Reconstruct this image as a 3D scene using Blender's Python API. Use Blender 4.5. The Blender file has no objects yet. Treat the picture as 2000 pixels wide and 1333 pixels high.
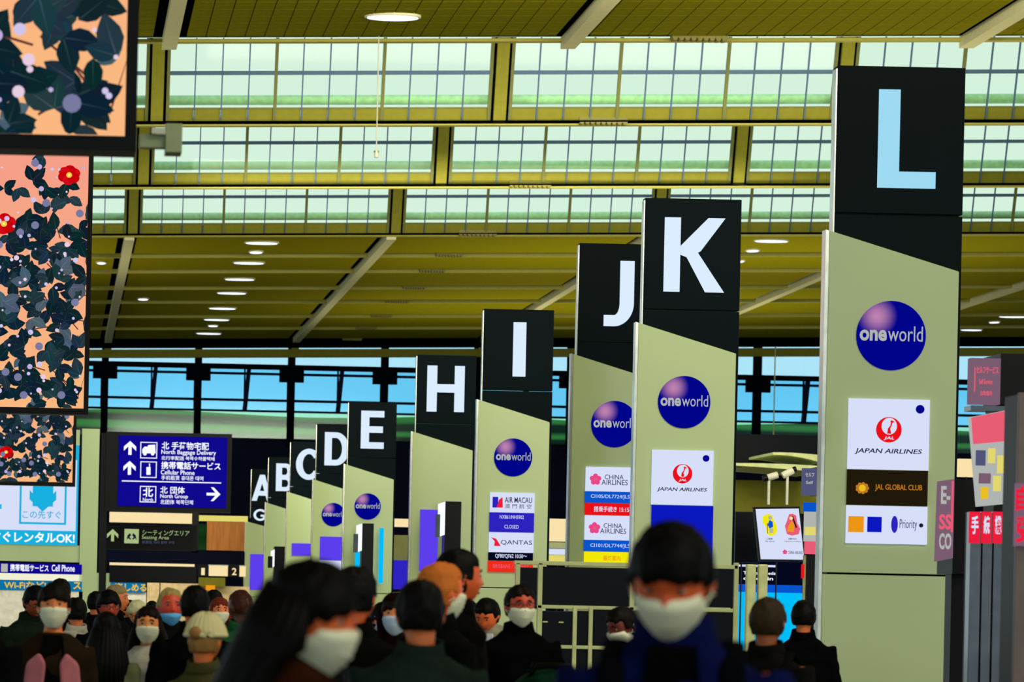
import bpy, math, random
from mathutils import Vector, Matrix, noise
R = random.Random(7)
C = bpy.context.scene.collection
PI = math.pi

# ------------------------------------------------------------------ camera, world, lamps, exposure
EYE = 1.57
F = 7000.0                      # focal length in pixels of the 2000 px wide frame
RHO = 0.0215                    # camera roll
VX, VY = 105.0, 1182.0          # where the hall's long axis vanishes
cam = bpy.data.cameras.new('camera'); co = bpy.data.objects.new('camera', cam); C.objects.link(co)
co.matrix_world = Matrix.Translation((0, 0, EYE)) @ Matrix.Rotation(PI/2, 4, 'X') @ Matrix.Rotation(RHO, 4, 'Z')
cam.sensor_width = 36; cam.lens = F/2000*36
cam.shift_x = (1000-VX)/2000; cam.shift_y = (VY-666.5)/2000
cam.clip_end = 600
cam.dof.use_dof = True; cam.dof.focus_distance = 42; cam.dof.aperture_fstop = 6.0
sc = bpy.context.scene; sc.camera = co
sc.view_settings.view_transform = 'Standard'; sc.view_settings.look = 'None'
sc.view_settings.gamma = 1; sc.view_settings.exposure = 0; sc.view_settings.use_curve_mapping = False
w = bpy.data.worlds.new('sky'); sc.world = w; w.use_nodes = True
w.node_tree.nodes['Background'].inputs[0].default_value = (.78, .95, .98, 1)
w.node_tree.nodes['Background'].inputs[1].default_value = 1.0
def lamp(x, y, z, sx, sy, power, col=(1, .93, .75), rx=0.0, spread=180):
    l = bpy.data.lights.new('fill_lamp', 'AREA'); l.shape = 'RECTANGLE'; l.size = sx; l.size_y = sy
    l.energy = power; l.color = col; l.spread = math.radians(spread)
    o = bpy.data.objects.new('fill_lamp', l); C.objects.link(o); o.location = (x, y, z); o.rotation_euler = (rx, 0, 0)
# added rows of unseen area lights, tilted to brighten pillar fronts and people
for yy in (-2, 16, 34, 52, 70, 88, 106):
    lamp(13, yy, 13.2, 18, 3, 1900, (1, .93, .74), .85)
# unseen upward area lights, added to brighten the ceiling
for yy in (64, 86, 108, 130, 152):
    lamp(24, yy, 3.4, 22, 12, 1150, (1, .95, .70), PI, 115)
    if yy < 140: lamp(-5, yy, 3.4, 12, 12, 650, (1, .95, .70), PI, 115)
lamp(2, 126.5, 5.5, 8, 1, 260, (1, .9, .75), 1.0)      # shop interior

def P(x, y, Y):
    dx, dy = x-VX, VY-y
    u = dx*math.cos(RHO)-dy*math.sin(RHO); v = dy*math.cos(RHO)+dx*math.sin(RHO)
    return Vector((u*Y/F, Y, EYE+v*Y/F))

# ------------------------------------------------------------------ materials
def lin(c):
    c = c/255
    return c/12.92 if c <= .04045 else ((c+.055)/1.055)**2.4
def L3(c): return (lin(c[0]), lin(c[1]), lin(c[2]), 1)
M = {}
def mat(name, col, rough=.5, spec=.5, metal=0, var=.12, scale=6, bump=0, stretch=None, coat=0):
    m = bpy.data.materials.new(name); m.use_nodes = True; nt = m.node_tree; b = nt.nodes['Principled BSDF']
    b.inputs['Roughness'].default_value = rough; b.inputs['Metallic'].default_value = metal
    b.inputs['Specular IOR Level'].default_value = spec; b.inputs['Coat Weight'].default_value = coat
    tc = nt.nodes.new('ShaderNodeTexCoord'); n = nt.nodes.new('ShaderNodeTexNoise'); n.inputs['Scale'].default_value = scale
    mp = nt.nodes.new('ShaderNodeMapping'); nt.links.new(tc.outputs['Object'], mp.inputs[0]); nt.links.new(mp.outputs[0], n.inputs['Vector'])
    if stretch: mp.inputs['Scale'].default_value = stretch
    r = nt.nodes.new('ShaderNodeValToRGB'); c = L3(col)
    r.color_ramp.elements[0].position = .3; r.color_ramp.elements[1].position = .7
    r.color_ramp.elements[0].color = tuple(max(0, q*(1-var)) for q in c[:3])+(1,)
    r.color_ramp.elements[1].color = tuple(min(1, q*(1+var)) for q in c[:3])+(1,)
    nt.links.new(n.outputs[0], r.inputs[0]); nt.links.new(r.outputs[0], b.inputs['Base Color'])
    if bump:
        bn = nt.nodes.new('ShaderNodeBump'); bn.inputs['Strength'].default_value = bump; bn.inputs['Distance'].default_value = .02
        nt.links.new(n.outputs[0], bn.inputs['Height']); nt.links.new(bn.outputs[0], b.inputs['Normal'])
    M[name] = m; return m
def emit(name, col, s=1.0, attr=None):
    m = bpy.data.materials.new(name); m.use_nodes = True; nt = m.node_tree; nt.nodes.remove(nt.nodes['Principled BSDF'])
    e = nt.nodes.new('ShaderNodeEmission'); e.inputs[0].default_value = L3(col); e.inputs[1].default_value = s
    if attr:
        a = nt.nodes.new('ShaderNodeVertexColor'); a.layer_name = attr; nt.links.new(a.outputs[0], e.inputs[0])
    nt.links.new(e.outputs[0], nt.nodes['Material Output'].inputs[0]); M[name] = m; return m
def glass(name, tint, refl=.05):
    m = bpy.data.materials.new(name); m.use_nodes = True; nt = m.node_tree; nt.nodes.remove(nt.nodes['Principled BSDF'])
    t = nt.nodes.new('ShaderNodeBsdfTransparent'); t.inputs[0].default_value = tuple(math.sqrt(q) for q in tint)+(1,)   # two faces per pane
    g = nt.nodes.new('ShaderNodeBsdfGlossy'); g.inputs['Roughness'].default_value = .08
    x = nt.nodes.new('ShaderNodeMixShader'); x.inputs[0].default_value = refl
    nt.links.new(t.outputs[0], x.inputs[1]); nt.links.new(g.outputs[0], x.inputs[2])
    nt.links.new(x.outputs[0], nt.nodes['Material Output'].inputs[0]); M[name] = m; return m
mat('floor_tile', (95, 90, 70), .25, .5, var=.1, scale=.4)
mat('ceiling_olive', (130, 122, 5), .8, .03, var=.07, scale=9, stretch=(4, .3, 1))
mat('ceiling_near', (112, 108, 4), .8, .03, var=.12, scale=5)
mat('ceiling_lip', (164, 158, 74), .6, .1, var=.05)
mat('olive_frame', (124, 120, 36), .6, .1, var=.06)
mat('olive_frame_dark', (106, 108, 62), .6, .1, var=.06)
mat('mullion', (70, 96, 122), .5, .2, var=.05)
mat('rib', (206, 200, 150), .5, .3, var=.05)
mat('black_void', (3, 5, 10), .9, .0)
mat('navy_wall', (5, 9, 32), .6, .05, var=.25, scale=.5)
mat('roof_white', (215, 235, 215), .8, .1)
mat('parapet', (190, 234, 208), .8, .1)
mat('slab_black', (1, 14, 18), .45, .04, var=.12, scale=1.5)
mat('panel_sage', (174, 190, 134), .13, .6, var=.03, scale=.7, coat=.25)
mat('edge_metal', (205, 205, 190), .18, .6, metal=.85)
mat('chrome', (88, 90, 94), .12, .5, metal=1)
mat('machine_grey', (104, 92, 90), .35, .2); mat('grey_metal', (150, 158, 112), .35, .5, metal=.2)
mat('frame_sage', (190, 196, 136), .4, .4)
mat('black_plastic', (5, 6, 8), .4, .12)
mat('black_panel', (4, 5, 12), .3, .12)
mat('wood_brown', (190, 112, 38), .5, .3, var=.2, scale=2, stretch=(6, 1, .6))
mat('cream_wall', (236, 205, 150), .6, .2)
mat('shop_white', (240, 232, 214), .6, .2)
mat('white_plastic', (215, 215, 190), .4, .4)
mat('streaky_green', (18, 52, 24), .9, .0, var=.85, scale=.9, stretch=(.12, 1, 2.4))
mat('brown_vent', (120, 112, 40), .5, .3)
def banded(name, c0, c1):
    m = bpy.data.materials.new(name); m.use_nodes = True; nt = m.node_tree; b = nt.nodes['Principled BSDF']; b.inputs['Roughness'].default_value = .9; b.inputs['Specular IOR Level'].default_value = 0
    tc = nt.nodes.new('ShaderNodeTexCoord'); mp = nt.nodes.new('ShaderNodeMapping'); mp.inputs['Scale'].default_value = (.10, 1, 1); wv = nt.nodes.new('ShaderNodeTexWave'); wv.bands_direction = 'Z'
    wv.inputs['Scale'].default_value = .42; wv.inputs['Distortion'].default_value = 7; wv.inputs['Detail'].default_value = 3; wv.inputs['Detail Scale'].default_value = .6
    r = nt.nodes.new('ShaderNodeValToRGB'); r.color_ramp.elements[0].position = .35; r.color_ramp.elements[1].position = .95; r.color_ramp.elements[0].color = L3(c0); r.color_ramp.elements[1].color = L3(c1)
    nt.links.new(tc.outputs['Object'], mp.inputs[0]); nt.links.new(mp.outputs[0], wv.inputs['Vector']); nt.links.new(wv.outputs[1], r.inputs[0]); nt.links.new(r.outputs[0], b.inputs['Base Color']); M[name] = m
banded('reflection_green', (4, 34, 34), (84, 140, 74))  # green bands painted as reflections in the end wall glass
glass('skylight_glass', (.86, .95, .74), .008); glass('blue_glass', (.17, .66, 1.0), .05); glass('pale_glass', (.55, .85, 1.0), .02)
glass('dark_glass', (.35, .8, .6), .02)
for n_, c_, s_ in [('em_letter', (215, 232, 250), 1.05), ('em_white', (214, 222, 248), 1), ('em_letter_blue', (158, 218, 242), 1), ('em_lamp', (225, 236, 255), 1.6), ('em_pure', (245, 248, 255), 1.1),
    ('em_violet', (92, 62, 235), 1), ('em_indigo', (46, 34, 190), 1), ('em_navy', (14, 14, 150), 1), ('em_disc', (0, 4, 140), 1), ('em_glint', (118, 84, 150), 1), ('em_glint_deep', (50, 36, 150), 1),
    ('em_blue', (8, 84, 205), 1), ('em_royal', (10, 24, 190), 1), ('em_red', (235, 16, 24), 1), ('em_orangered', (238, 44, 24), 1), ('em_yellow', (242, 232, 8), 1),
    ('em_orange', (235, 150, 20), 1), ('em_brown', (32, 24, 10), 1), ('em_goldtext', (190, 120, 30), 1), ('em_ink', (28, 26, 60), 1), ('em_pink', (232, 70, 140), 1),
    ('em_darkblue', (4, 8, 30), 1), ('em_cyan', (24, 176, 222), 1), ('em_sky', (0, 190, 250), 1), ('em_teal', (12, 112, 160), 1), ('em_cream', (250, 226, 170), 1),
    ('em_sage', (170, 190, 130), 1), ('em_signgrey', (122, 92, 112), 1), ('em_rose', (232, 92, 116), 1), ('em_silver', (176, 180, 176), 1), ('em_hotred', (235, 30, 60), 1),
    ('em_bluegrey', (80, 84, 120), 1), ('em_paleyellow', (226, 214, 110), 1), ('em_gold', (235, 190, 30), 1), ('em_sign', (16, 8, 142), 1), ('em_hair', (240, 240, 210), 1)]:
    emit(n_, c_, s_)
emit('led_picture', (255, 255, 255), 1.0, 'col')
_mc = {}
def cm(kind, col, rough=.7, **k):
    if kind == 'cloth': k.setdefault('spec', .03)
    if kind in ('hair', 'cloth') and sum(col) < 70: col = tuple(int(q*.55) for q in col)
    if kind == 'skin': col = (min(255, int(col[0]*1.03)), int(col[1]*.92), int(col[2]*.75))
    key = (kind, col)
    if key not in _mc: _mc[key] = mat('%s_%d_%d_%d' % ((kind,)+col), col, rough, **k)
    return _mc[key]

# ------------------------------------------------------------------ helpers
class MB:
    def __init__(s): s.v = []; s.f = []; s.col = []
    def box(s, x0, x1, y0, y1, z0, z1):
        b = len(s.v); s.v += [(x0,y0,z0),(x1,y0,z0),(x1,y1,z0),(x0,y1,z0),(x0,y0,z1),(x1,y0,z1),(x1,y1,z1),(x0,y1,z1)]
        s.f += [tuple(b+i for i in q) for q in ((3,2,1,0),(4,5,6,7),(0,1,5,4),(1,2,6,5),(2,3,7,6),(3,0,4,7))]; return s
    def prism(s, pts, y0, y1):           # polygon in XZ (counter-clockwise seen from -Y), extruded in Y
        n = len(pts); b = len(s.v)
        s.v += [(p[0], y0, p[1]) for p in pts]+[(p[0], y1, p[1]) for p in pts]
        s.f.append(tuple(b+i for i in range(n))); s.f.append(tuple(b+n+i for i in reversed(range(n))))
        for i in range(n): j = (i+1) % n; s.f.append((b+j, b+i, b+n+i, b+n+j))
        return s
    def xprism(s, pts, x0, x1):          # polygon in YZ extruded in X
        n = len(pts); b = len(s.v)
        s.v += [(x0, p[0], p[1]) for p in pts]+[(x1, p[0], p[1]) for p in pts]
        s.f.append(tuple(b+i for i in range(n))); s.f.append(tuple(b+n+i for i in reversed(range(n))))
        for i in range(n): j = (i+1) % n; s.f.append((b+j, b+i, b+n+i, b+n+j))
        return s
    def disc(s, x, y, z, rx, rz=None, t=.004, n=32):
        rz = rz or rx
        return s.prism([(x+rx*math.cos(2*PI*i/n), z+rz*math.sin(2*PI*i/n)) for i in range(n)], y-t, y)
    def ring(s, cx, cz, rx, rz, t, a0, a1, y, d=.004, n=18, tz=None):
        tz = tz or t
        for i in range(n):
            a = a0+(a1-a0)*i/n; c = a0+(a1-a0)*(i+1)/n
            s.prism([(cx+rx*math.cos(a), cz+rz*math.sin(a)), (cx+rx*math.cos(c), cz+rz*math.sin(c)),
                     (cx+(rx-t)*math.cos(c), cz+(rz-tz)*math.sin(c)), (cx+(rx-t)*math.cos(a), cz+(rz-tz)*math.sin(a))], y-d, y)
        return s
    def tube(s, pts, rad, n=12, cap=True, up=None):
        pts = [Vector(p) for p in pts]; rings = []
        for i, p in enumerate(pts):
            d = (pts[min(i+1, len(pts)-1)]-pts[max(i-1, 0)]).normalized()
            a = Vector((1, 0, 0)) if abs(d.x) < .8 else Vector((0, 1, 0))
            e1 = (a-d*a.dot(d)).normalized(); e2 = d.cross(e1)
            r = rad[i] if isinstance(rad, (list, tuple)) else rad
            rx, ry = r if isinstance(r, tuple) else (r, r)
            b = len(s.v); s.v += [tuple(p+e1*rx*math.cos(2*PI*k/n)+e2*ry*math.sin(2*PI*k/n)) for k in range(n)]; rings.append(b)
        for a, b in zip(rings, rings[1:]):
            for k in range(n): s.f.append((a+k, a+(k+1) % n, b+(k+1) % n, b+k))
        if cap: s.f.append(tuple(rings[0]+k for k in reversed(range(n)))); s.f.append(tuple(rings[-1]+k for k in range(n)))
        return s
    def ell(s, c, r, n=14, m=9, rot=None):
        b = len(s.v); c = Vector(c)
        for i in range(1, m):
            t = PI*i/m
            for k in range(n):
                q = Vector((r[0]*math.sin(t)*math.cos(2*PI*k/n), r[1]*math.sin(t)*math.sin(2*PI*k/n), r[2]*math.cos(t)))
                if rot: q = rot @ q
                s.v.append(tuple(c+q))
        q = Vector((0, 0, r[2])); q = rot @ q if rot else q
        s.v.append(tuple(c+q)); s.v.append(tuple(c-q)); T = len(s.v)-2; Bm = len(s.v)-1
        for i in range(m-2):
            for k in range(n): s.f.append((b+i*n+k, b+(i+1)*n+k, b+(i+1)*n+(k+1) % n, b+i*n+(k+1) % n))
        for k in range(n):
            s.f.append((T, b+k, b+(k+1) % n)); s.f.append((b+(m-2)*n+(k+1) % n, b+(m-2)*n+k, Bm))
        return s
    def mesh(s, name, off=(0, 0, 0), smooth=False):
        me = bpy.data.meshes.new(name); me.from_pydata([(a-off[0], b-off[1], c-off[2]) for a, b, c in s.v], [], s.f)
        if smooth: me.polygons.foreach_set('use_smooth', [True]*len(me.polygons))
        me.update(); return me
WP = {}                                   # world position of every unrotated object
def link(name, me, material, parent=None, loc=None):
    o = bpy.data.objects.new(name, me); C.objects.link(o)
    if material is not None and not me.materials: me.materials.append(M[material] if isinstance(material, str) else material)
    if parent is not None: o.parent = parent
    if loc is not None: o.location = loc
    return o
def obj(name, mb, material, parent=None, smooth=False, bevel=0):
    """builds mb (world coordinates) as one object; a top-level one gets its origin at its base"""
    if parent is None:
        xs = [v[0] for v in mb.v]; ys = [v[1] for v in mb.v]; zs = [v[2] for v in mb.v]
        loc = Vector(((min(xs)+max(xs))/2, (min(ys)+max(ys))/2, min(zs)))
        o = link(name, mb.mesh(name, loc, smooth), material, None, loc)
    else:
        loc = WP[parent.name]; o = link(name, mb.mesh(name, loc, smooth), material, parent)
    if bevel:
        b = o.modifiers.new('bevel', 'BEVEL'); b.width = bevel; b.segments = 2; b.limit_method = 'ANGLE'
    WP[o.name] = loc; return o
def tag(o, label=None, cat=None, group=None, kind=None):
    if label: o['label'] = label
    if cat: o['category'] = cat
    if group: o['group'] = group
    if kind: o['kind'] = kind
    return o
def thing(name, loc, label=None, cat=None, group=None, kind=None):
    o = bpy.data.objects.new(name, None); C.objects.link(o); o.location = loc; o.empty_display_size = .3
    WP[o.name] = Vector(loc); return tag(o, label, cat, group, kind)
def wrect(x0, y0, x1, y1, Y):
    c = P((x0+x1)/2, (y0+y1)/2, Y); w = (x1-x0)*Y/F/2; h = (y1-y0)*Y/F/2
    return c.x-w, c.x+w, c.z-h, c.z+h
def pbox(name, r, Y, material, parent=None, d=.02, bevel=0):
    """box whose front face covers the rect (measured at distance Y)"""
    a, b, c, e = wrect(*r, Y)
    if r[3] >= 1285: c = 0.0
    return obj(name, MB().box(a, b, Y, Y+d, c, e), material, parent, bevel=bevel)
TXT = []
def text(s, r, Y, material, parent, bold=.0, name='lettering', shear=0):
    """flat lettering fitted to the rect, on the face at distance Y"""
    cu = bpy.data.curves.new(name, 'FONT'); cu.body = s; cu.offset = bold; cu.resolution_u = 3; cu.extrude = .02; cu.shear = shear
    o = bpy.data.objects.new('pending', cu); C.objects.link(o)
    TXT.append((o, wrect(*r, Y), Y, M[material], parent, name))
def rods(t, xs, Y, z0, z1=None, mm='black_plastic', r=.014):
    m = MB()
    for x in xs: m.tube([(x, Y, z0), (x, Y, (H+SL*x+.02) if z1 is None else z1)], r, 6)
    return obj('support_rod' if z1 is not None else 'hanging_rod', m, mm, t)
def flush_text():
    bpy.context.view_layer.update(); dg = bpy.context.evaluated_depsgraph_get()
    done = []
    for o, r, Y, m, parent, name in TXT:
        me = bpy.data.meshes.new_from_object(o.evaluated_get(dg)); done.append(me)
    for (o, r, Y, m, parent, name), me in zip(TXT, done):
        xs = [v.co.x for v in me.vertices]; ys = [v.co.y for v in me.vertices]; base = WP[parent.name]
        sx = (r[1]-r[0])/max(1e-6, max(xs)-min(xs)); sz = (r[3]-r[2])/max(1e-6, max(ys)-min(ys)); x0, y0 = min(xs), min(ys)
        for v in me.vertices:
            x, y, z = v.co; v.co = (r[0]+(x-x0)*sx-base.x, Y-(.004 if z > 0 else .0)-base.y, r[2]+(y-y0)*sz-base.z)
        me.name = name; me.materials.clear(); me.materials.append(m)
        q = bpy.data.objects.new(name, me); C.objects.link(q); q.parent = parent
        cu = o.data; bpy.data.objects.remove(o); bpy.data.curves.remove(cu)

# ------------------------------------------------------------------ ceiling geometry (the roof rises gently to the right)
H = 12.7+EYE; SL = .0235; BAY = 9.0; RX = 2.29
def roofed(mb):
    mb.v = [(x, y, z+SL*x) for x, y, z in mb.v]; return mb
D0, D1, D2, D3, DE = 80.7, 94.7, 108.9, 123.2, 172.0
tag(obj('floor', MB().box(-30, 75, -20, 190, -.2, 0), 'floor_tile'), kind='structure')
tag(obj('ceiling', roofed(MB().box(-30, 75, -20, 73.5, H+.02, H+.3)), 'ceiling_near'), kind='structure')
TILT = -math.atan(SL)
def tile(me, name, x, y, z, material, parent):
    o = link(name, me, material, parent); p = WP[parent.name]
    o.location = (x-p.x, y-p.y, z+SL*x-p.z); o.rotation_euler = (0, TILT, 0); return o
# near flat ceiling: perforated tiles one by one
me_t = MB().box(-.206, .206, -.435, .435, -.02, .03).mesh('ceiling_tile')
for b in range(-1, 3):
    x0 = RX+BAY*b
    cl = thing('ceiling', (x0+4.5, 77, H), kind='structure')
    obj('backing', roofed(MB().box(x0, x0+BAY, 73.5, D0+.1, H+.1, H+.2)), 'black_void', cl)
    for i in range(19):
        for j in range(7): tile(me_t, 'ceiling_tile', x0+.62+i*.435, 74.0+j*.91+.2, H+.03, 'ceiling_near', cl)
    obj('lip_beam', roofed(MB().box(x0, x0+BAY, D0-.02, D0+.25, H-.025, H+.045)), 'ceiling_lip', cl)
# ribs
def rib(n, x, y0, y1):
    obj_ = obj('trim_%d' % n, roofed(MB().box(x-.02, x+.31, y0, y1, H-.16, H+.12)), 'rib'); tag(obj_, kind='structure')
k = 1
for b in range(0, 4): rib(k, RX+BAY*b-.1, 55, D0+.25); k += 1
for b in range(0, 7): rib(k, RX+BAY*b-.1, D3+.05, DE); k += 1
# three rows of inclined clerestory glazing
LEAN = .35
def glz(y, s): return y-LEAN*s
for wn, (yb, yprev, ht, nb) in enumerate([(D1-.35, D0, 2.45, 4), (D2-.35, D1, 2.15, 5), (D3-.35, D2, 1.9, 5)]):
    win = thing('window_%d' % (wn+1), (12, yb, H), kind='structure')
    rows = [(.36, 1.19), (1.29, ht)]
    pw = .655
    panes = []
    for (a, c) in rows:
        h2 = (c-a)/2
        panes.append(MB().xprism([(LEAN*h2, -h2), (LEAN*h2+.02, -h2), (-LEAN*h2+.02, h2), (-LEAN*h2, h2)], -pw/2, pw/2).mesh('window_pane'))
    step = (BAY-.55)/12
    for b in range(-1, nb):
        x0 = RX+BAY*b+.42
        for i in range(12):
            xc = x0+step*(i+.5)
            for me, (a, c) in zip(panes, rows):
                o = link('window_pane', me, 'skylight_glass', win); zc = (a+c)/2
                o.location = (xc-12, glz(0, zc)+.03, zc+SL*xc)
            # sill panel below each pair of panes
        for i in range(12):
            xa = x0+step*i+.025; xb = x0+step*(i+1)-.025
            obj('sill_panel', roofed(MB().xprism([(yb-.03, H+.0), (yb+.05, H), (glz(yb, .34)+.05, H+.34), (glz(yb, .34)-.03, H+.34)], xa, xb)), 'olive_frame', win)
        bars = MB(); thick = MB()
        for i in range(13):
            xc = x0+step*i; tk = i % 4 == 0; hw = .042 if tk else .016
            (thick if tk else bars).xprism([(yb-.08, H+.0), (yb+.02, H), (glz(yb, ht)+.02, H+ht), (glz(yb, ht)-.08, H+ht)], xc-hw, xc+hw)
        obj('mullion', roofed(bars), 'mullion', win)
        obj('frame_post', roofed(thick), 'olive_frame_dark', win)
        obj('transom', roofed(MB().xprism([(glz(yb, 1.19)-.07, H+1.19), (glz(yb, 1.19)+.03, H+1.19), (glz(yb, 1.28)+.03, H+1.28), (glz(yb, 1.28)-.07, H+1.28)], x0-.05, x0+BAY-.5)), 'mullion', win)
        obj('sill_rail', roofed(MB().box(x0-.05, x0+BAY-.5, glz(yb, .34)-.06, glz(yb, .34)+.05, H+.33, H+.37)), 'olive_frame_dark', win)
        # post between bays, standing in the plane of the glass
        xr = RX+BAY*b
        obj('bay_post', roofed(MB().xprism([(yb-.2, H-.02), (yb-.05, H-.02), (glz(yb, ht)-.05, H+ht), (glz(yb, ht)-.2, H+ht)], xr-.02, xr+.3)), 'olive_frame', win)
        obj('shadow_gap', roofed(MB().xprism([(yb-.03, H-.02), (yb+.1, H-.02), (glz(yb, ht)+.1, H+ht), (glz(yb, ht)-.03, H+ht)], xr-.12, xr+.38)), 'black_void', win)
    X0, X1 = RX-BAY, RX+BAY*nb
    obj('sill_void', roofed(MB().box(X0, X1, yb-.3, yb+.35, H-.02, H+.0)), 'black_void', win)
    obj('lip_beam', roofed(MB().box(X0, X1, yb+.2, yb+.5, H-.06, H+.03)), 'ceiling_lip', win)
    obj('roof_slope', roofed(MB().xprism([(yprev+.3, H+.22), (yprev+.3, H+.12), (glz(yb, ht)+.1, H+ht), (glz(yb, ht)+.1, H+ht+.12)], X0, X1)), 'roof_white', win)
    # rounded gutter outside the glass
    obj('gutter', roofed(MB().tube([(X0, yb+.8, H+.70), (X1, yb+.8, H+.70)], (.13, .13), 20)), 'parapet', win, smooth=True)
# far flat ceiling in slats
YS = [D3+.1, 130.5, 136.6, 143.8, 150.4, 157.9, 164.8, DE]
for j in range(7):
    cl = thing('ceiling', (15, YS[j], H), kind='structure')
    for b in range(-1, 6):
        x0 = RX+BAY*b
        obj('ceiling_panel', roofed(MB().box(x0+.32, x0+BAY-.35, YS[j]+.12, YS[j+1]-.75, H+.02, H+.08)), 'ceiling_olive', cl)
    obj('lip_beam', roofed(MB().box(RX-BAY, RX+BAY*6, YS[j]-.02, YS[j]+.12, H-.06, H+.1)), 'ceiling_lip', cl)
    obj('backing', roofed(MB().box(RX-BAY, RX+BAY*6, YS[j]+.2, YS[j+1], H+.3, H+.4)), 'black_void', cl)
# corrugated deflectors along the ceiling lips
for (xa, xb, y, Y) in [(1308, 1416, 83, D0-.1), (1128, 1222, 247, D1-.1), (992, 1074, 371, D2-.1), (894, 968, 461, D3-.1), (850, 903, 501, YS[1]-.1), (818, 868, 532, YS[2]-.1), (786, 830, 563, YS[3]-.1), (752, 797, 591, YS[4]-.1), (724, 765, 619, YS[5]-.1), (694, 735, 642, YS[6]-.1), (668, 706, 664, DE-.3)]:
    a, b_, c, e = wrect(xa, y-5, xb, y+4, Y); mb = MB(); n = 9; st = (b_-a)/n
    zt = H+SL*(a+b_)/2
    for i in range(n):
        mb.prism([(a+i*st, zt-.01), (a+(i+.25)*st, zt-.08), (a+(i+.75)*st, zt-.08), (a+(i+1)*st, zt-.01), (a+(i+1)*st, zt+.11), (a+i*st, zt+.11)], Y-.35, Y-.03)
    o = obj('air_vent', mb, 'brown_vent')
    tag(o, {83: 'brown corrugated vent nearest the viewer, above the first window row', 247: 'corrugated vent under the middle row of roof windows',
        371: 'corrugated vent hanging between the second and third window rows', 461: 'faint vent at the foot of the lowest window row', 501: 'faint vent on the first slat beyond the windows',
        532: 'faint vent on the second slat beyond the windows', 563: 'faint vent on the third slat beyond the windows', 591: 'faint vent on the fourth slat beyond the windows',
        619: 'faint vent on the fifth slat beyond the windows', 642: 'faint vent on the sixth slat beyond the windows', 664: 'faintest vent, at the far end of the ceiling'}[y], 'vent', 'ceiling vents')
# recessed ceiling lamps
LT = [(717, 817, 32, 'big lamp alone in the near perforated ceiling'), (480, 542, 474, 'long oval lamp nearest, top of the left lamp row'), (488, 512, 492, 'short lamp just under the top lamp of the left row'),
      (457, 515, 513, 'long lamp third from the top of the left row'), (440, 496, 545, 'long lamp fourth from the top of the left row'), (425, 480, 572, 'long lamp fifth from the top of the left row'),
      (409, 460, 602, 'long lamp sixth from the top of the left row'), (399, 447, 624, 'long lamp seventh from the top of the left row'), (407, 425, 636, 'short lamp second from the bottom of the left row'),
      (384, 431, 651, 'long lamp at the bottom of the left row'), (270, 289, 584, 'small lone lamp right of the leftmost ceiling rib'), (1475, 1538, 470, 'long lamp just right of the K pillar top'),
      (1459, 1481, 489, 'short lamp second beside the K pillar top'), (1442, 1452, 510, 'tiny lamp half hidden by the K pillar'), (1952, 2004, 618, 'long lamp at the right frame edge'),
      (1933, 1951, 629, 'short lamp right of the L pillar'), (1877, 1917, 644, 'long lamp touching the right side of the L pillar'), (190, 206, 513, 'faint spot lamp near the camellia screen')]
for xa, xb, y, lb in LT:
    v0 = VY-y+((xa+xb)/2-VX)*RHO; X = 0; Y = 100
    for _ in range(8): Y = (H-EYE+SL*X)*F/v0; X = P((xa+xb)/2, y, Y).x
    r = (xb-xa)/2*Y/F; ry = r*.62 if r > .3 else .34; z = H+SL*X
    t = thing('ceiling_light', (X, Y, z), 'glowing white '+lb, 'light', 'recessed ceiling lamps')
    n = 24; ring_ = MB(); ring_.v = []
    pts = [(math.cos(2*PI*i/n), math.sin(2*PI*i/n)) for i in range(n)]
    m1 = MB(); m1.v = [(X+px*r, Y+py*ry, z-.05) for px, py in pts]+[(X+px*r, Y+py*ry, z-.02) for px, py in pts]
    m1.f = [tuple(reversed(range(n))), tuple(range(n, 2*n))]+[(i, (i+1) % n, n+(i+1) % n, n+i) for i in range(n)]
    obj('lens', m1, 'em_lamp', t)
    m2 = MB(); m2.v = [(X+px*(r+.06), Y+py*(ry+.06), z-.03) for px, py in pts]+[(X+px*(r+.06), Y+py*(ry+.06), z+.04) for px, py in pts]
    m2.f = list(m1.f); obj('housing', m2, 'rib', t)
# ------------------------------------------------------------------ end wall
YW = 176.0; K_ = YW/F
bw = thing('wall_back', (15, YW, 0), kind='structure')
def zpx(x, y): return P(x, y, YW).z
obj('wall_panel', MB().box(-25, 75, YW+.1, YW+.5, 0, EYE+8.45), 'navy_wall', bw)
obj('ceiling_edge_beam', roofed(MB().box(-20, 75, DE+.3, DE+.8, H-.8, H-.42)), 'olive_frame', bw)
obj('dark_soffit', roofed(MB().box(-20, 75, DE-.4, DE+.1, H-.38, H+.3)), 'black_void', bw)
for b in range(0, 6): obj('rib_end', roofed(MB().box(RX+BAY*b-.12, RX+BAY*b+.22, DE+.1, DE+.3, H-.6, H)), 'olive_frame', bw)
Z = {'s1': EYE+12.02, 'w1': EYE+11.78, 'w0': EYE+10.32, 't1': EYE+10.2, 't0': EYE+9.78, 'g0': EYE+8.4}
obj('head_beam', MB().box(-20, 75, YW-.2, YW+.2, Z['w1'], Z['s1']), 'black_void', bw)
obj('transom', MB().box(-20, 75, YW-.1, YW+.1, Z['w0'], Z['t1']), 'navy_wall', bw)
obj('lower_rail', MB().box(-20, 75, YW-.1, YW+.1, Z['t0']-.1, Z['t0']), 'navy_wall', bw)
obj('upper_transom', MB().box(-20, 75, YW-.1, YW+.1, EYE+11.50, EYE+11.62), 'navy_wall', bw)
pit = 182*K_
nwin = 4
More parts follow.
